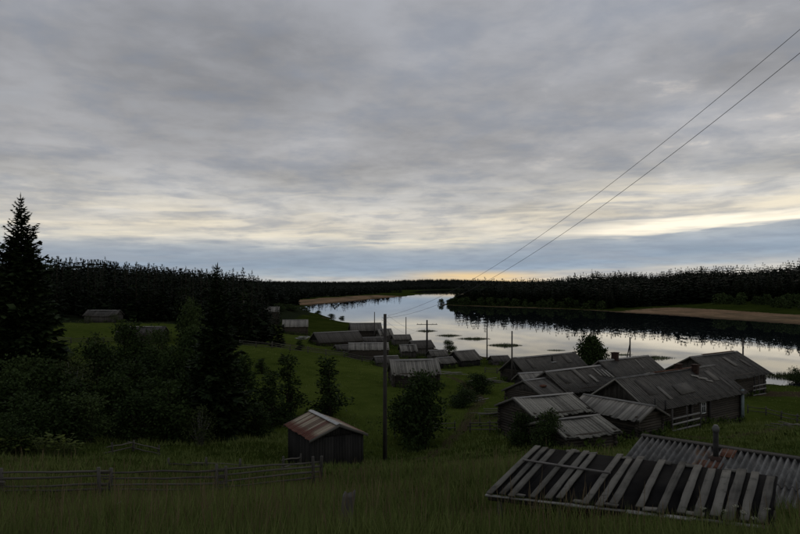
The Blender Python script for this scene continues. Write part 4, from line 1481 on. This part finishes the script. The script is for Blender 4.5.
# willows under the far forest
X, Y = scatter(6000, 20, 420, 200, 640, lambda x, y, z, i, r_, dn, df, r: r_ & (df + ed(x, y) > np.where(y < 450, 70, 6)) & (df + ed(x, y) < np.where(y < 450, 95, 18)) & inview(x, y, 0.66))
keep = []
for i in np.argsort(np.hypot(X, Y)):
    if all((X[i] - X[j]) ** 2 + (Y[i] - Y[j]) ** 2 > 30 for j in keep):
        keep.append(i)
    if len(keep) >= 110:
        break
FARW = []
for k in range(3):
    V, F, t, C = leafy_crown(5, 6.5, 700, rg, 0.75, 0.02, 12, 'round')
    FARW.append((mesh_np('far_willow_leaves', V, F, M['willow'], t), stems_mesh('far_willow_stems', C, M['bark'], rg)))
for i in keep:
    s = random.uniform(0.6, 1.35)
    c, tr = random.choice(FARW)
    tree('willow_bush', 'rounded willow bush at the foot of the forest across the river', 'bush', X[i], Y[i], c, tr, 'willow bushes on the far bank', scale=s, tname='stems', sxy=random.uniform(1, 1.35))

# burdock in front of the thicket
for (px, d, s) in ((4, 33, 1.0), (17, 33.5, 1.2), (31, 34, 1.0), (47, 33.5, 1.3), (60, 34, 1.1), (72, 35, 0.8)):
    x, y = pw(px, d)
    n = 120
    a = rg.uniform(0, 6.28, n)
    P = np.column_stack([rg.normal(0, 0.4, n), rg.normal(0, 0.25, n), rg.uniform(0.25, 0.85, n)]) * s
    D = unit(np.column_stack([np.cos(a), np.sin(a), rg.uniform(-.2, .35, n)]))
    S = unit(np.cross(D, np.array([0, 0, 1.0])) + rg.normal(0, .2, (n, 3)))
    V, F = kites(P, D, S, rg.uniform(.14, .28, n) * s, rg.uniform(.12, .22, n) * s)
    o = thing('burdock_plant', 'yellow-green broad-leaved burdock in front of the thicket', 'plant', (x, y, gz(x, y)), 0, 'burdock plants by the thicket')
    link('leaves', mesh_np('burdock_leaves', V, F, M['burdock'], np.repeat(rg.uniform(0, 1, n), 4)), o)
    mb = MB()
    for p in P[::5]:
        mb.tube([(p[0] * .3, p[1] * .3, -0.15), p], [0.015, 0.01], 5)
    mb.build('stalks', M['stem'], o)

# ------------------------------------------------------------------ fences, poles, posts


def fence(name, label, posts, height, nrail, cat='fence', group=None, prad=0.065, rrad=0.038, pair=False, droop=0.0, over=0.3, missing=0.0):
    """posts: list of (x, y)"""
    x0, y0 = posts[0]
    z0 = gz(x0, y0)
    root = thing(name, label, cat, (x0, y0, z0), 0, group)
    g = [np.array([x - x0, y - y0, gz(x, y) - z0]) for x, y in posts]
    for p in g:
        for k in ((-1, 1) if pair else (0,)):
            hh = height * random.uniform(0.92, 1.05)
            off = np.array([0.13 * k, 0.10 * k, 0])
            tip = p + off + np.array([random.uniform(-.06, .06), random.uniform(-.06, .06), hh])
            MB().tube([p + off - np.array([0, 0, 0.4]), (p + off + tip) / 2, tip], [prad * 1.05, prad, prad * 0.85], 7, wob=0.08).build('post', M['post'], root)
    for a, b_ in zip(g[:-1], g[1:]):
        d = b_ - a
        ln = np.linalg.norm(d)
        e = d / ln
        for i in range(nrail):
            if random.random() < missing:
                continue
            za = height * (0.16 + 0.8 * (nrail - i - 0.6) / nrail) + random.uniform(-.03, .03)
            zb = za + random.uniform(-.07, .07)
            p0 = a - e * random.uniform(0.05, over) + np.array([0, -0.02, za])
            p1 = b_ + e * random.uniform(0.05, over) + np.array([0, -0.02, zb])
            m1 = (p0 + p1) / 2 + np.array([0, 0, -droop + random.uniform(-.03, .03)])
            mb = MB()
            # rail lies along its own x axis
            Lr = np.linalg.norm(p1 - p0)
            q = Vector(p1 - p0).to_track_quat('X', 'Z')
            loc = [(0, 0, 0), (Lr * .25, random.uniform(-.03, .03), random.uniform(-.03, .03)), (Lr * .5, 0, m1[2] - (p0[2] + p1[2]) / 2), (Lr * .75, random.uniform(-.03, .03), random.uniform(-.03, .03)), (Lr, 0, 0)]
            r0, r1 = (rrad * 1.15, rrad * 0.75) if random.random() < .5 else (rrad * 0.75, rrad * 1.15)
            mb.tube(loc, np.linspace(r0, r1, 5), 7, wob=0.06)
            o = mb.build('rail', M['rail'], root, smooth=True)
            o.rotation_mode = 'QUATERNION'
            o.rotation_quaternion = q
            o.location = Vector(p0)
    return root


fence('rail_fence', 'long weathered pole fence across the lower left meadow', [pw(-95, 19.5), pw(-5, 20.0), pw(105, 21.2), pw(221, 22.6), pw(317, 25)], 1.0, 4, pair=True, rrad=0.036)
fence('broken_fence', 'short fence stub beside the rusty-roofed shed', [pw(283, 33), pw(300, 37)], 0.9, 2)
fence('broken_fence', 'fallen fence rails leaning at the foot of the thicket', [pw(112, 37), pw(133, 39), pw(158, 38)], 0.7, 2, over=0.8)
fence('broken_fence', 'single low rail fence in the grass below the slender spruce', [pw(168, 33), pw(206, 33.5), pw(240, 34.5)], 0.55, 1, over=0.9)
fence('field_fence', 'pole fence crossing the mown field on the far left', [pw(50, 128), pw(71, 130), pw(88, 133), pw(104, 138), pw(120, 141)], 1.3, 3, prad=0.1, rrad=0.055)
fence('field_fence', 'long grey fence along the top of the open slope', [pw(240, 116), pw(256, 114), pw(272, 113), pw(290, 112), pw(308, 112), pw(326, 113), pw(344, 114), pw(362, 113), pw(384, 110)], 1.2, 3, prad=0.08, rrad=0.05)
fence('bank_fence', 'dark stake fence between the striped roof and the pole with a brace', [pw(485, 112), pw(497, 110), pw(508, 107), pw(521, 104)], 1.1, 3, prad=0.08, rrad=0.05)
fence('yard_fence', 'yard fence right of the long house running to the edge', [pw(748, 69), pw(766, 67), pw(781, 64), pw(797, 61), pw(815, 58)], 0.9, 2, prad=0.07, rrad=0.045)
fence('garden_fence', 'dark garden fence left of the sheds behind the foreground meadow', [pw(470, 54), pw(490, 53), pw(510, 52)], 1.0, 3, prad=0.06, rrad=0.045)
fence('slope_fence', 'low dark fence behind the utility pole on the meadow', [pw(395, 54), pw(425, 56), pw(455, 56), pw(480, 57)], 0.9, 2, prad=0.05, rrad=0.04, missing=0.2)


def pole(label, px, d, top_py, rad=0.13, arm=None, brace=None, hooks=(), lean=(0, 0), group=None, name='utility_pole'):
    x, y = pw(px, d)
    g0 = gz(x, y)
    zt = CAM_Z - (top_py - 284) / 650 * d
    h = zt - g0
    root = thing(name, label, 'pole', (x, y, g0), 0, group)
    MB().tube([(0, 0, -0.6), (lean[0] * .5, lean[1] * .5, h * .5), (lean[0], lean[1], h)], [rad * 1.15, rad, rad * 0.8], 9, wob=0.03).build('shaft', M['pole'], root, smooth=True)
    if arm:
        w, dz, ang = arm
        c, s = math.cos(ang), math.sin(ang)
        ar = MB().obox((-w * c, -w * s - rad - 0.05, h - dz), (2 * w * c, 2 * w * s, 0), (0, 0.1, 0), (0, 0, 0.12)).build('crossarm', M['pole'], root)
        for u in (-0.9, -0.55, 0.55, 0.9):
            MB().tube([(u * w * c, u * w * s - rad, h - dz + 0.1), (u * w * c, u * w * s - rad, h - dz + 0.22), (u * w * c, u * w * s - rad, h - dz + 0.3)], [0.03, 0.055, 0.04], 8).build('insulator', M['china'], ar)
    for (dx, dz) in hooks:
        MB().tube([(0, -rad * .5, h - dz), (dx, -rad, h - dz), (dx, -rad, h - dz + 0.14), (dx, -rad, h - dz + 0.2)], [0.015, 0.015, 0.045, 0.03], 7).build('insulator', M['china'], root)
    if brace:
        bx, by, bh = brace
        MB().tube([(bx, by, gz(x + bx, y + by) - g0 - 0.3), (0.05, 0.05, bh)], [rad * .9, rad * .7], 8).build('brace', M['pole'], root, smooth=True)
    return root, Vector((x, y, zt))


_, P1 = pole('tall utility pole standing alone on the meadow beside the rusty-roofed shed', 385, 42, 314, 0.125, hooks=((0.2, 0.25), (-0.2, 0.4)))
_, P2 = pole('utility pole with a wide crossbar among the village sheds', 427, 138, 320, 0.2, arm=(2.2, 1.0, 0.0))
pole('bare thin pole behind the house at the back of the village', 374.5, 178, 312, 0.13)
pole('thin pole standing by the water right of the village houses', 406, 196, 317, 0.14)
pole('bare pole at the waterline beyond the striped plank roof', 487, 146, 326, 0.14)
pole('pole with diagonal brace beside the dark-roofed house by the round bush', 512, 88, 331, 0.11, brace=(1.3, 0.3, 3.0), hooks=((0.15, 0.2), (0.15, 0.7)))
pole('braced pole rising behind the brick chimney of the middle house', 630, 82, 337, 0.1, brace=(-1.2, 0.5, 6.4))
pole('slim pole rising behind the roofs on the right', 743, 93, 338, 0.12)
# the pole the wires come from stands on the slope to the right, outside the picture
x, y = 9.75, 7.4
g0 = gz(x, y)
rt = thing('utility_pole', 'tall pole on the slope beyond the right edge that carries the wires', 'pole', (x, y, g0))
MB().tube([(0, 0, -0.6), (0, 0, 26.0 - g0)], [0.15, 0.11], 9).build('shaft', M['pole'], rt, smooth=True)
MB().tube([(0.25, 0.62, 25.55 - g0), (-0.45, -0.95, 24.75 - g0)], 0.05, 7).build('crossarm', M['pole'], rt)


def wire(label, A, B, sag, rad=0.008):
    A, B = Vector(A), Vector(B)
    n = 48
    pts = []
    for i in range(n + 1):
        t = i / n
        p = A.lerp(B, t)
        p.z -= 4 * sag * t * (1 - t)
        pts.append(tuple(p - A))
    mb = MB().tube(pts, rad, 5, tint=0.3)
    o = mb.build('power_wire', M['wire'], None, tuple(A))
    tag(o, label, 'wire', 'power wires over the meadow')


wire('upper power wire slanting down from the top right corner', (P1.x + 0.2, P1.y, P1.z - 0.1), (10.0, 8.0, 25.6), 1.46, 0.006)
wire('lower power wire slanting down from the right edge', (P1.x - 0.2, P1.y, P1.z - 0.25), (9.3, 6.5, 24.8), 1.72, 0.006)
wire('faint left wire running from the meadow pole to the crossbar pole', (P1.x - 0.2, P1.y, P1.z - 0.2), (P2.x - 1.2, P2.y - 0.2, P2.z - 0.7), 1.6, 0.006)
wire('faint right wire running from the meadow pole to the crossbar pole', (P1.x + 0.2, P1.y, P1.z - 0.1), (P2.x + 1.2, P2.y - 0.2, P2.z - 0.7), 1.4, 0.006)

# weathered stump of a gatepost in the foreground
x, y = pw(343, 9.6)
g0 = gz(x, y)
top = CAM_Z - (493 - 284) / 650 * 9.6
hh = top - g0
ks, V, Q = 14, [], []
lv = [-0.4, 0.0, hh * .35, hh * .7, hh * .93, hh]
for i, z in enumerate(lv):
    for j in range(ks):
        a = 6.283 * j / ks
        rr = 0.9 * [0.115, 0.108, 0.10, 0.098, 0.10, 0.085][i] * (1 + 0.10 * math.sin(3 * a + 1) + 0.05 * math.sin(7 * a + i * .4)) * (1 - 0.12 * (j in (3, 9)))
        V.append((math.cos(a) * rr + 0.02 * i, math.sin(a) * rr, z + (0.03 * math.sin(2 * a + 1) + 0.02 * math.sin(5 * a) if i == 5 else 0)))
for i in range(len(lv) - 1):
    for j in range(ks):
        Q.append((i * ks + j, i * ks + (j + 1) % ks, (i + 1) * ks + (j + 1) % ks, (i + 1) * ks + j))
V.append((0.1, 0, hh - 0.05))
mb = MB()
mb.add(V, Q, [(5 * ks + j, 5 * ks + (j + 1) % ks, len(V) - 1) for j in range(ks)])
st = mb.build('old_post', M['post'], None, (x, y, g0))
tag(st, 'split weathered post stump standing in the foreground grass', 'post')

# heaps of planks and other small things


def heap(name, label, px, d, n, ln, mat, cat='planks', part='plank', spread=1.2, hgt=0.5, wd=0.18):
    x, y = pw(px, d)
    g0 = gz(x, y)
    root = thing(name, label, cat, (x, y, g0), random.uniform(-0.4, 0.4))
    for i in range(n):
        l = ln * random.uniform(0.6, 1.1)
        a = random.uniform(-0.5, 0.5)
        z = 0.05 + hgt * i / n
        q = (random.uniform(-.5, .5) * spread, random.uniform(-.5, .5) * spread * .6)
        o = MB().obox((-l / 2, -wd / 2, 0), (l, 0, 0), (0, wd, 0), (0, 0, 0.04)).build(part, mat, root)
        o.location = (q[0], q[1], z)
        o.rotation_euler = (random.uniform(-.15, .15), random.uniform(-.15, .15), a)


heap('plank_heap', 'bleached plank heap on the slope in the middle of the picture', 468, 70, 14, 2.4, M['roof_pale'], spread=2.4)
heap('plank_heap', 'grey pile of logs and boards left of the ragged shed', 497, 60, 12, 3.0, M['roof_grey'], spread=3.0)
heap('board_stack', 'pale boards stacked before the house among the spruces', 303, 158, 8, 3.0, M['tin'], spread=1.5, hgt=0.7, wd=0.4)
house('storage_shed', 'dark shed tucked between the pale low barn and the small barn', 'shed', -3.6, 108, 18, 3.6, 3.0, 5.0, 0.8, wall='plank', roof='roof_dark', over=0.3, overx=0.3, bw=0.28)
house('storage_shed', 'grey lean shed just left of the striped plank roof', 'shed', 7.4, 116, 30, 3.0, 2.8, 3.9, 0.8, wall='plank', roof='roof_grey', over=0.3, overx=0.3, bw=0.28, wallmat=M['plank_z'])
house('storage_shed', 'low dark shed before the grey house at the back of the village', 'shed', -8.6, 160, 14, 5.0, 3.2, 3.9, 0.8, wall='plank', roof='roof_dark', over=0.3, overx=0.3, bw=0.28)
heap('plank_heap', 'scatter of pale boards between the barn and the striped plank roof', 452, 100, 10, 3.0, M['roof_pale'], spread=3.0)
heap('plank_heap', 'boards dropped beside the low barn near the tall utility pole', 398, 112, 9, 3.0, M['roof_grey'], spread=3.0)
heap('log_pile', 'pile of grey logs on the slope above the dark-roofed house', 489, 84, 10, 3.4, M['roof_grey'], spread=2.6)
heap('plank_heap', 'old boards lying in the yard at the right edge', 783, 56, 9, 1.8, M['roof_grey'], spread=1.6)
heap('board_stack', 'grey boards leaning behind the slate roof at the right edge', 783, 28, 6, 0.9, M['roof_grey'], spread=0.5, hgt=0.6, wd=0.5)
x, y = pw(629, 19)
root = thing('brick_pile', 'few red bricks piled behind the corner of the slate roof', 'bricks', (x, y, gz(x, y)), 0.3)
for i in range(26):
    o = MB().box(-0.125, -0.06, -0.033, 0.125, 0.06, 0.033, jit=0.004).build('brick', M['brick_red'], root)
    o.location = (random.uniform(-.3, .3), random.uniform(-.2, .2), 0.04 + 0.07 * (i // 5))
    o.rotation_euler = (0, 0, random.uniform(0, 3))

# ------------------------------------------------------------------ reed beds in the river


def reeds(label, px, d, hw, hd, n, h):
    x, y = pw(px, d)
    a = rg.uniform(0, 6.28, n)
    q = np.sqrt(rg.uniform(0, 1, n))
    P = np.column_stack([np.cos(a) * q * hw, np.sin(a) * q * hd * (0.8 + 0.4 * np.sin(a * 3)), np.full(n, -0.3)])
    D = unit(np.column_stack([rg.normal(0, .16, n), rg.normal(0, .16, n), np.ones(n)]))
    S = unit(np.cross(D, rg.normal(size=(n, 3))))
    V, F = kites(P, D, S, (h + 0.3) * rg.uniform(.5, 1.1, n) * (1.15 - 0.75 * q), rg.uniform(.05, .11, n))
    root = thing('reed_bed', label, 'reeds', (x, y, 0.0))
    link('reeds', mesh_np('reeds', V, F, M['reed'], np.repeat(rg.uniform(0, 1, n), 4)), root)
    k = 28
    ang = np.linspace(0, 6.283, k, endpoint=False)
    ring = np.column_stack([np.cos(ang) * hw * .9, np.sin(ang) * hd * .9, np.full(k, -0.25)])
    in2 = np.column_stack([np.cos(ang) * hw * .6, np.sin(ang) * hd * .6, np.full(k, 0.05)])
    V = np.vstack([ring, in2, [[0, 0, 0.1]]])
    mb = MB()
    mb.add(V, [(j, (j + 1) % k, k + (j + 1) % k, k + j) for j in range(k)], [(k + j, k + (j + 1) % k, 2 * k) for j in range(k)])
    mb.build('mud_bank', M['reed'], root)


reeds('farthest small reed bed in the river right of the crossbar pole', 427, 248, 4.2, 4.5, 900, 0.8)
reeds('second reed bed in the river, beyond the waterside bush', 449, 226, 4.8, 3.5, 1200, 0.8)
reeds('long reed bed in the river left of the bare waterline pole', 474, 213, 6.0, 4.5, 1500, 0.8)
reeds('largest reed bed in the river right of the bare waterline pole', 505, 190, 5.2, 4.5, 1500, 0.9)
reeds('thin reed bed near the round bush', 556, 176, 4.0, 2.0, 250, 0.4)
reeds('reed bed behind the braced chimney pole', 652, 158, 6.0, 4.5, 1100, 0.8)
reeds('sparse reeds left of the reed bed behind the chimneys', 622, 165, 3.6, 2.0, 250, 0.5)
reeds('thick reed bed at the right edge off the shore', 800, 126, 7.5, 5.0, 2000, 1.3)

# ------------------------------------------------------------------ meadow grass


def grass(name, label, n, d0, d1, pxa, pxb, h0, h1, w, power=1.0, mat='grass', test=None, clump=0.5, spread=0.33, mid=0.35):
    d = d0 * (d1 / d0) ** (rg.uniform(0, 1, n) ** power)
    px = rg.uniform(pxa, pxb, n)
    X, Y = (px - 400) / 650 * d, d
    c = np.sin(X * 1.7 + 2 * np.sin(Y * .9)) * np.sin(Y * 1.3 + X * .4)
    k = rg.uniform(0, 1, n) < (1 - clump) + clump * (0.5 + 0.5 * c)
    if test is not None:
        k &= test(X, Y)
    X, Y, d = X[k], Y[k], d[k]
    n = len(X)
    Z = terrain(X, Y)
    P = np.column_stack([X, Y, Z - 0.03])
    D = unit(np.column_stack([rg.normal(0, spread, n), rg.normal(0, spread, n), np.ones(n)]))
    S = unit(np.column_stack([np.ones(n), rg.normal(0, .5, n), np.zeros(n)]))
    c2 = 0.5 + 0.5 * np.sin(X * .31 + 1.3 * np.sin(Y * .23)) * np.sin(Y * .27 + 1)
    L = (h0 + (h1 - h0) * rg.uniform(0, 1, n) ** 2) * (0.75 + 0.5 * c2)
    L = L * near_roof(X, Y)
    V, F = kites(P, D, S, L, w * (0.6 + rg.uniform(0, .8, n)) * (0.5 + d / d0 * 0.5), mid)
    tint = np.repeat(np.clip(0.55 * rg.uniform(0, 1, n) + 0.45 * c2, 0, 1), 4)
    tag(link(name, mesh_np(name, V, F, M[mat], tint)), label, 'grass', kind='stuff')


def near_roof(X, Y):
    # grass is thin and short along the eave of the felted roof
    u = ((X - 1.6) * 3.77 - (Y - 12.0) * 2.5) / 4.52
    v = (X - 1.6) * 0.553 + (Y - 12.0) * 0.833
    return np.where((u > -0.5) & (u < 4.9) & (v > -2.2) & (v < 0.1), 0.32 + 0.35 * smooth(2.8, 4.5, u), 1.0)


def clear_of_roofs(X, Y):
    # keep the ground under the two foreground roofs free
    a = np.array([3.77, -2.5]) / 4.52
    u = (X - 1.6) * a[0] + (Y - 12.0) * a[1]
    v = (X - 1.6) * 0.553 + (Y - 12.0) * 0.833
    under = (u > -0.1) & (u < 4.7) & (v > -0.02) & (v < 2.6)
    b_ = np.array([0.766, -0.643])
    u2 = (X - 6.54) * b_[0] + (Y - 17) * b_[1]
    v2 = (X - 6.54) * 0.643 + (Y - 17) * 0.766
    return ~under & ~((u2 > -0.3) & (u2 < 7) & (np.abs(v2) < 2.5))


grass('meadow_grass', 'tall unmown meadow grass in the foreground', 120000, 6.5, 24, -60, 860, 0.18, 0.62, 0.008, 0.9, test=clear_of_roofs)
grass('meadow_grass', 'rough grass on the slope behind the pole fence', 110000, 22, 62, -60, 860, 0.16, 0.5, 0.022, 1.0, test=clear_of_roofs)
grass('meadow_grass', 'short grass on the village slopes and river bank', 45000, 60, 190, -40, 860, 0.08, 0.26, 0.06, 1.0, test=lambda X, Y: terrain(X, Y) > 0.35, clump=0.9)

grass('seed_stalks', 'brown seed stalks standing above the foreground grass', 7000, 7, 30, -60, 860, 0.45, 0.95, 0.006, 0.9, mat='straw', test=clear_of_roofs, clump=0.8, spread=0.14, mid=0.85)
grass('meadow_weeds', 'broad-leaved weeds scattered through the meadow', 26000, 7, 60, -60, 860, 0.08, 0.34, 0.05, 0.9, mat='weed', test=clear_of_roofs, clump=0.97, spread=0.9, mid=0.5)

Xn, Yn = [], []
for (x, y, c, s_, L, W) in FOOT:
    k = int(26 * (2 * L + 2 * W))
    t = rg.uniform(0, 1, k)
    side = rg.integers(0, 4, k)
    o_ = 0.25 + np.abs(rg.normal(0, 0.3, k))
    u = np.where(side < 2, t * L, np.where(side == 2, -o_, L + o_))
    v = np.where(side == 0, -o_, np.where(side == 1, W + o_, t * W))
    m_ = np.sin(u * 1.9 + x) + np.sin(v * 2.3 + y) > -0.2
    Xn.append((x + c * u - s_ * v)[m_])
    Yn.append((y + s_ * u + c * v)[m_])
Xn, Yn = np.concatenate(Xn), np.concatenate(Yn)
n = len(Xn)
P = np.column_stack([Xn, Yn, terrain(Xn, Yn) + rg.uniform(-0.03, 0.45, n)])
D = unit(np.column_stack([rg.normal(0, .5, n), rg.normal(0, .5, n), rg.uniform(0.3, 1, n)]))
S = unit(np.cross(D, rg.normal(size=(n, 3))))
V, F = kites(P, D, S, rg.uniform(.22, .55, n), rg.uniform(.08, .2, n))
tag(link('nettles', mesh_np('nettles', V, F, M['weed'], np.repeat(rg.uniform(0, .8, n), 4))), 'nettles and weeds growing along the walls of the buildings', 'weeds', kind='stuff')

# cow parsley heads in the grass
spots = [(700, 508), (722, 511), (733, 506), (741, 512), (752, 518), (690, 518), (765, 509), (118, 512)]
for i, (px, py) in enumerate(spots):
    d = random.uniform(7.6, 8.8) if px > 600 else (20 if py < 500 else 11.0)
    x, y = pw(px, d)
    g0 = gz(x, y)
    zt = CAM_Z - (py - 284) / 650 * d
    hh = min(max(zt - g0, 0.35), 1.3)
    lab = 'white cow parsley in the grass before the felted roof' if px > 600 else 'white flower head in the meadow grass'
    root = thing('cow_parsley', lab, 'flower', (x, y, g0), 0, 'cow parsley before the felted roof' if px > 600 else 'white flowers in the meadow')
    mb = MB()
    mb.tube([(0, 0, -0.1), (0.02, 0.0, hh * .6), (0.03, 0, hh * 0.93)], [0.006, 0.005, 0.003], 5)
    for k in range(7):
        a = k * 0.9
        mb.tube([(0.03, 0, hh * 0.93), (0.03 + 0.05 * math.cos(a), 0.05 * math.sin(a), hh)], 0.0015, 4)
    mb.build('stem', M['stem'], root)
    n = 40
    a = rg.uniform(0, 6.28, n)
    q = np.sqrt(rg.uniform(0, 1, n)) * 0.042
    P = np.column_stack([0.03 + q * np.cos(a), q * np.sin(a), hh + rg.uniform(-.008, .012, n) - q * .15])
    D = unit(rg.normal(size=(n, 3)) + np.array([0, 0, .3]))
    S = unit(np.cross(D, rg.normal(size=(n, 3))))
    V, F = kites(P, D, S, np.full(n, .013), np.full(n, .011))
    link('umbel', mesh_np('umbel', V, F, M['flower']), root)
